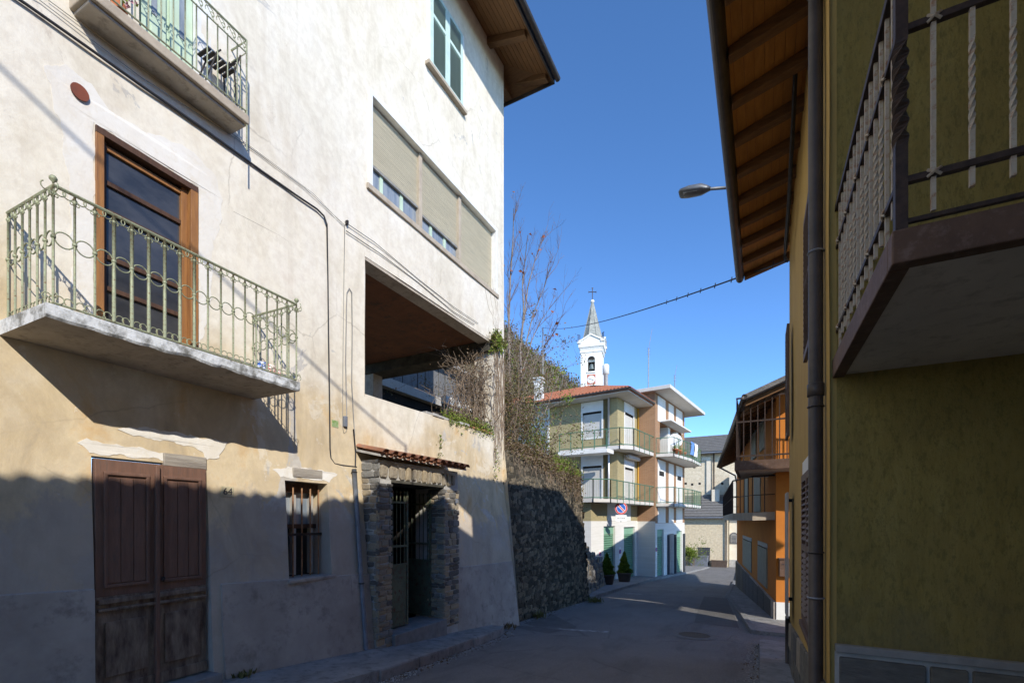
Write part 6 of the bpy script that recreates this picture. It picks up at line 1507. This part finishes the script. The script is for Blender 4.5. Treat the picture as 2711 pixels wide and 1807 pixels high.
mt_.build('stems', MT['vine'], hg); mb.build('foliage', [MT['dry'], MT['drygreen'], MT['ivy'], MT['vine']], hg)
# dead vines and ivy in the loggia and on its column
iv = thing('loggia_vines', 'dead brown vines tangled through the loggia end', 'vine', (-5.9, 9.5, 3.75)); mb = MB(); rr = random.Random(31)
for i in range(120):
    s = rr.uniform(8.7, 10.0); d = -abs(rr.gauss(0, .5))+.03; top = rr.uniform(4.3, 5.7)-max(0, 9.3-s)*.9; p = L2.w(s, d, max(3.85, top)); pts = [p]
    for k in range(7): p = p+Vector((rr.gauss(0, .05), rr.gauss(0, .08)+.01, -rr.uniform(.08, .24))); pts.append(p) if p.z > 3.78 else None
    if len(pts) > 2: mb.tube(pts, rr.uniform(.004, .010), 4, 0)
for i in range(40): branch(mb, L2.w(rr.uniform(9.0, 10.1), rr.uniform(-.5, .04), rr.uniform(3.8, 5.0)), (rr.gauss(0, .4), -rr.random()*.6, .5), rr.uniform(.5, 1.1), .009, 2, rr, 0, (2, 3), .6, .0, .0035)
mb.build('stems', MT['vine'], iv)
mb = MB()
for _ in range(700): s = rr.gauss(9.5, .4); leafcard(mb, L2.w(min(s, 10.2), -abs(rr.gauss(0, .35)), rr.uniform(3.8, 5.6)), .06, rr, rr.choice((0, 0, 1)))
mb.build('dry_leaves', [MT['dry'], MT['vine']], iv)
ic = thing('ivy_clump', 'bright green ivy clump at the top of the loggia column', 'ivy', (-5.55, 9.9, 6.0)); mb = MB(); cloud(mb, L2.w(9.82, .06, 6.02), (.16, .34, .34), 620, .075, rr, (0, 1), .5, 12); mb.build('foliage', [MT['ivy'], MT['drygreen']], ic)
mb = MB()
for _ in range(16): branch(mb, L2.w(rr.uniform(9.75, 10.2), .02, 5.4), (rr.gauss(0, .15), rr.gauss(0, .5), 1), rr.uniform(.4, .8), .006, 1, rr, 0, (2, 3), .4, .1, .003)
mb.build('stems', MT['vine'], ic)
ip = thing('parapet_ivy', 'low green ivy growing along the loggia parapet', 'ivy', (-5.6, 9, 3.75)); mb = MB()
for _ in range(1500):
    s = rr.uniform(7.9, 9.75); h = 3.80+abs(rr.gauss(0, .09))-max(0, rr.gauss(-.02, .10))*1.0; leafcard(mb, L2.w(s, rr.uniform(-.25, .05) if h > 3.76 else .04, h), .055, rr, rr.choice((0, 0, 1)))
for px, py in ((1010, 1010), (1012, 1040), (1140, 1040), (1145, 1060), (1138, 1090)):
    s, h = L2.at(px, py, .03)
    for _ in range(22): leafcard(mb, L2.w(s+rr.gauss(0, .05), .03, h+rr.gauss(0, .10)), .05, rr, rr.choice((0, 1)))
mb.build('foliage', [MT['ivy'], MT['drygreen']], ip)
cv_ = thing('column_creeper', 'thin pale creeper stems clinging to the loggia column', 'creeper', (-5.55, 10.1, 3.6)); mb = MB()
for i in range(34):
    s = rr.uniform(9.76, 10.26); p = [s, 3.0+rr.random()*1.2]; pts = []
    for k in range(9): pts.append(L2.w(min(10.27, max(9.75, p[0])), .018+.012*rr.random(), p[1])); p = [p[0]+rr.gauss(0, .05), p[1]+rr.uniform(.14, .34)]
    mb.tube(pts, rr.uniform(.003, .007), 4, 0)
for k in range(5):
    s = 10.0; h = 6.1; pts = []
    for j in range(10): pts.append(L2.w(min(10.27, s), .012, h)); s += rr.gauss(-.03, .05); h += rr.uniform(.05, .2)
    mb.tube(pts, .003, 3, 0)
mb.build('stems', MT['vine'], cv_)
# wooded hillside beyond: nobody could count it
mb = MB(); mt2 = MB(); rr = random.Random(77)
for i in range(900):
    y = rr.uniform(46, 86); x = rr.uniform(-55, -15); z = hillz(x, y)
    if z < 2: continue
    R_ = rr.uniform(.9, 2.0)
    for _ in range(34): leafcard(mb, Vector((x, y, z+R_*.6))+Vector((rr.gauss(0, R_*.5), rr.gauss(0, R_*.5), rr.gauss(0, R_*.45))), .42, rr, rr.choice((0, 0, 1, 1, 2)))
    for _ in range(3): mt2.tube([(x, y, z-.2), (x+rr.gauss(0, .5), y+rr.gauss(0, .5), z+R_*1.7)], .03, 3, 0)
hs = mb.build('hillside_scrub', [MT['dry'], MT['drygreen'], MT['conifer']]); tag(hs, 'brown and olive winter scrub covering the hillside behind the roofs', 'scrub', None, 'stuff')
o = mt2.build('stems', MT['bark'], hs); o['kind'] = 'stuff'
# weeds
def weed(loc, n, r_, size, label, mats):
    t = thing('weed', label, 'weed', loc); mb = MB()
    for _ in range(n):
        a = rr.uniform(0, 6.28); L = rr.uniform(.5, 1)*r_; d = Vector((math.cos(a)*.6, math.sin(a)*.6, rr.uniform(.5, 1.1))).normalized(); q = Vector(loc)+Vector((rr.gauss(0, r_*.5), rr.gauss(0, r_*.5), 0)); w_ = d.cross(Vector((0, 0, 1))).normalized()*size*.25
        mb.add([q-w_, q+w_, q+d*L*.6+w_*.9, q+d*L, q+d*L*.6-w_*.9], [(0, 1, 2, 3, 4)])
    mb.build('leaves', mats, t)
weed((-5.28, 11.6, ground(11.6)+.02), 60, .22, .07, 'green weed tuft at the foot of the rubble wall', MT['drygreen'])
weed((-4.95, 15.5, ground(15.5)+.03), 70, .25, .07, 'low weeds at the far foot of the rubble wall corner', MT['drygreen'])
weed((-5.1, 9.55, ground(9.55)+.03), 40, .16, .06, 'small weeds in the gutter past the pavement end', MT['dry'])
weed((L1.w(-1.75, .24, 0).x, L1.w(-1.75, .24, 0).y, ground(3.4)+.15), 40, .10, .05, 'tiny dark weeds beside the brown door step', MT['drygreen'])

# ------------------------------------------------------------------ potted conifers by the garages
def conifer(px, k, H, lab):
    q = depth(px, 1300, k); z = ground(q.y)+.13; t = thing('potted_conifer', lab, 'potted plant', (q.x, q.y, z), 'conifers before the garages'); r3 = random.Random(px)
    mb = MB(); mb.lathe((q.x, q.y, z), [(.26, 0), (.30, .05), (.36, .42), (.40, .44), (.40, .50), (.34, .50), (.32, .44)], 18); mb.build('pot', MT['pot'], t, True)
    MB().tube([(q.x, q.y, z+.4), (q.x, q.y, z+H*.8)], .03, 6).build('trunk', MT['bark'], t); mb = MB()
    for _ in range(2600):
        f = r3.random()**1.5; rad = .34*(1-f)**.8*(.55+.5*r3.random()); a = r3.uniform(0, 6.28); rad *= 1+.22*math.sin(3*a+px+4*f)+.18*math.sin(21*f+a*2); leafcard(mb, (q.x+rad*math.cos(a), q.y+rad*math.sin(a), z+.52+f*(H-.5)), .10, r3)
    mb.build('foliage', MT['conifer'], t)
conifer(1394, 23.2, 1.5, 'left bright green cone shrub in a brown pot by the garages'); conifer(1434, 25.6, 1.6, 'right darker cone shrub in a brown pot between garage shutters')
q = depth(1583, 1275, 44); shrub('round_bush', 'yellow green rounded bush at the far end of the garage row', 'shrub', (q.x, q.y, ground(q.y)+.1), 8, 1.9, (.7, .6), 1, 2200, .13, [MT['conifer'], MT['ivy']], random.Random(2), cen=(q.x, q.y, ground(q.y)+1.35), rad=(.75, .7, .6))
q = depth(1377, 1285, 23.6); t = thing('meter_cabinet', 'small grey metal meter cabinet left of the first conifer', 'cabinet', (q.x, q.y, ground(q.y))); MB().box(WORLD, q.x-.17, q.x+.17, q.y-.12, q.y+.12, ground(q.y), -.10).build('body', MT['galv'], t, bevel=.02); MB().box(WORLD, q.x-.14, q.x+.14, q.y-.135, q.y-.12, -.9, -.16).build('door', MT['cable_grey'], t, bevel=.01)

# ------------------------------------------------------------------ small things on the balconies
def jar(px, py, d, F, zb, mat, r_, H, name, lab, cat, grp=None):
    s, _ = F.at(px, py, d); q = F.w(s, d, zb); t = thing(name, lab, cat, q, grp); mb = MB(); mb.lathe(q, [(r_*.7, 0), (r_*.95, H*.25), (r_, H*.6), (r_*.8, H*.9), (r_*.85, H), (r_*.7, H), (r_*.65, H*.8)], 14); mb.build('body', mat, t, True); return t, q
hbz = BALC[3]+.12
jar(601, 846, .70, L1, hbz, MT['blue_pot'], .055, .11, 'flower_pot', 'small blue and white pot on the lower balcony corner', 'pot')
jar(621, 852, .70, L1, hbz, MT['pink_pot'], .06, .11, 'flower_pot', 'larger red and white pot between the blue pot and railing end', 'pot')
jar(636, 856, .68, L1, hbz, MT['pink_pot'], .045, .09, 'flower_pot', 'smallest red and white pot nearest the railing end', 'pot')
t, q = jar(272, 8, .2, L1, UH+.106, MT['terracotta'], .07, .11, 'flower_pot', 'pink flowering pot on the upper balcony floor', 'pot'); mb = MB()
for _ in range(90): leafcard(mb, q+Vector((rr.gauss(0, .05), rr.gauss(0, .06), .15+abs(rr.gauss(0, .06)))), .045, rr, rr.choice((0, 0, 1)))
mb.build('flowers', [simple('pink_petal', (.62, .33, .38), rough=.7), MT['ivy']], t)
# folding chair on the upper balcony, black iron
fc = thing('folding_chair', 'black iron folding chair standing on the upper balcony', 'chair', L1.w(-2.02, .14, UH+.11)); z0 = UH+.108
MB().tube([L1.w(-2.2, .05, z0), L1.w(-2.06, .06, z0+.46), L1.w(-2.02, .06, z0+.52)], .009, 5).build('leg', MT['iron_dark'], fc)
for d in (.05, .24):
    MB().tube([L1.w(-1.83, d, z0), L1.w(-1.86, d, z0+.42), L1.w(-1.79, d, z0+.66)], .009, 5).build('leg', MT['iron_dark'], fc)
MB().tube([L1.w(-2.2, .24, z0), L1.w(-2.06, .24, z0+.46), L1.w(-2.02, .24, z0+.52)], .009, 5).build('leg', MT['iron_dark'], fc)
for i in range(6): MB().box(L1, -2.16+i*.055, -2.16+i*.055+.036, .05, .24, z0+.42, z0+.435).build('seat_slat', MT['iron_dark'], fc)
for h in (.52, .60): MB().tube([L1.w(-1.85+.5*(h-.52), .05, z0+h), L1.w(-1.85+.5*(h-.52), .24, z0+h)], .010, 5).build('back_bar', MT['iron_dark'], fc)
# far balcony: dish, laundry, pots
q = B.w(3.3, 2.0, SL2+1.1); sd = thing('satellite_dish', 'white satellite dish on the far upper balcony', 'satellite dish', q); mb = MB(); n_ = 18
dv = (-B.u*.75+B.n*.45+Vector((0, 0, .3))).normalized(); a_ = dv.cross(Vector((0, 0, 1))).normalized(); b_ = a_.cross(dv)
mb.v.append(tuple(q-dv*.08))
for k in range(n_): mb.v.append(tuple(q+a_*(.42*math.cos(2*math.pi*k/n_))+b_*(.48*math.sin(2*math.pi*k/n_))))
for k in range(n_): mb.f.append((0, 1+k, 1+(k+1) % n_)); mb.m.append(0)
mb.build('reflector', MT['sign_white'], sd); MB().tube([q-dv*.08, q-dv*.25+Vector((0, 0, -.1)), Vector((q.x, q.y, SL2+.1))-dv*.25], .03, 6).build('mast', MT['galv'], sd); MB().tube([q-b_*.45, q+dv*.4], .012, 4).build('feed_arm', MT['galv'], sd)
for k, (s, m_, lab) in enumerate(((5.2, simple('blue_cloth', (.16, .30, .62), (.10, .22, .50), 6, .9), 'blue shirt drying on the far upper balcony railing'), (6.2, MT['sign_white'], 'white cloth drying on the far upper balcony railing'))):
    mb = MB()
    for i in range(6):
        for j in range(4):
            def Pc(i, j): return B.w(s+i*.13, 2.46+.05*math.sin(2.2*i+j), SL2+1.25-.22*j)
            mb.quad(Pc(i, j), Pc(i+1, j), Pc(i+1, j+1), Pc(i, j+1))
    o = mb.build('laundry', m_, None, True); tag(o, lab, 'laundry')
for k, s in enumerate((2.5, 3.2, 4.4)):
    q = B.w(s, 2.2, SL2+.125); t = thing('flower_pot', ('terracotta pot at the left end of the far upper balcony', 'terracotta pot second from the left on the far upper balcony', 'terracotta pot below the laundry on the far upper balcony')[k], 'pot', q, 'pots on the far balcony'); mb = MB(); mb.lathe(q, [(.13, 0), (.17, .22), (.20, .23), (.20, .30), (.16, .30)], 14); mb.build('pot', MT['terracotta'], t, True); mb = MB()
    for _ in range(50): leafcard(mb, q+Vector((rr.gauss(0, .1), rr.gauss(0, .1), .35+abs(rr.gauss(0, .1)))), .09, rr)
    mb.build('leaves', MT['ivy'], t)

xo_l = lerp([0, 4.5, 6, 8.6, 9.2], [-4.25, -4.29, -4.42, -4.75, -4.98])
# grit and leaf litter swept along the kerbs
mb = MB(); rr = random.Random(55)
for i in range(2600):
    if rr.random() < .6: y = rr.uniform(2.5, 9.2); x = xo_l(y)+.04+abs(rr.gauss(0, .09))
    elif rr.random() < .5: y = rr.uniform(9.6, 15.5); x = rwx(y, ground(y))+.06+abs(rr.gauss(0, .12))
    else: y = rr.uniform(5, 11.2); x = .0-abs(rr.gauss(0, .10))
    z = ground(y)+.008; s = rr.uniform(.004, .014)
    if rr.random() < .8: mb.add([(x-s, y, z), (x, y-s, z), (x+s, y, z), (x, y+s, z), (x, y, z+s*1.1)], [(0, 1, 4), (1, 2, 4), (2, 3, 4), (3, 0, 4)], 0)
    else: leafcard(mb, (x, y, z+.012), .035, rr, 1, .8)
g_ = mb.build('road_grit', [MT['mortar'], MT['dry']]); tag(g_, 'fine grit and dry leaves swept along both kerbs', 'grit', None, 'stuff')

# twisted clips along the house end of the overhead line
for i in range(8):
    t_ = .012+.020*i; q = A_ov+(pk2-A_ov)*t_; q.z -= .5*4*t_*(1-t_); MB().tube([q+Vector((0, 0, -.05)), q+Vector((.02, 0, .06))], .012, 5).build('clip', MT['cable'], oc_)
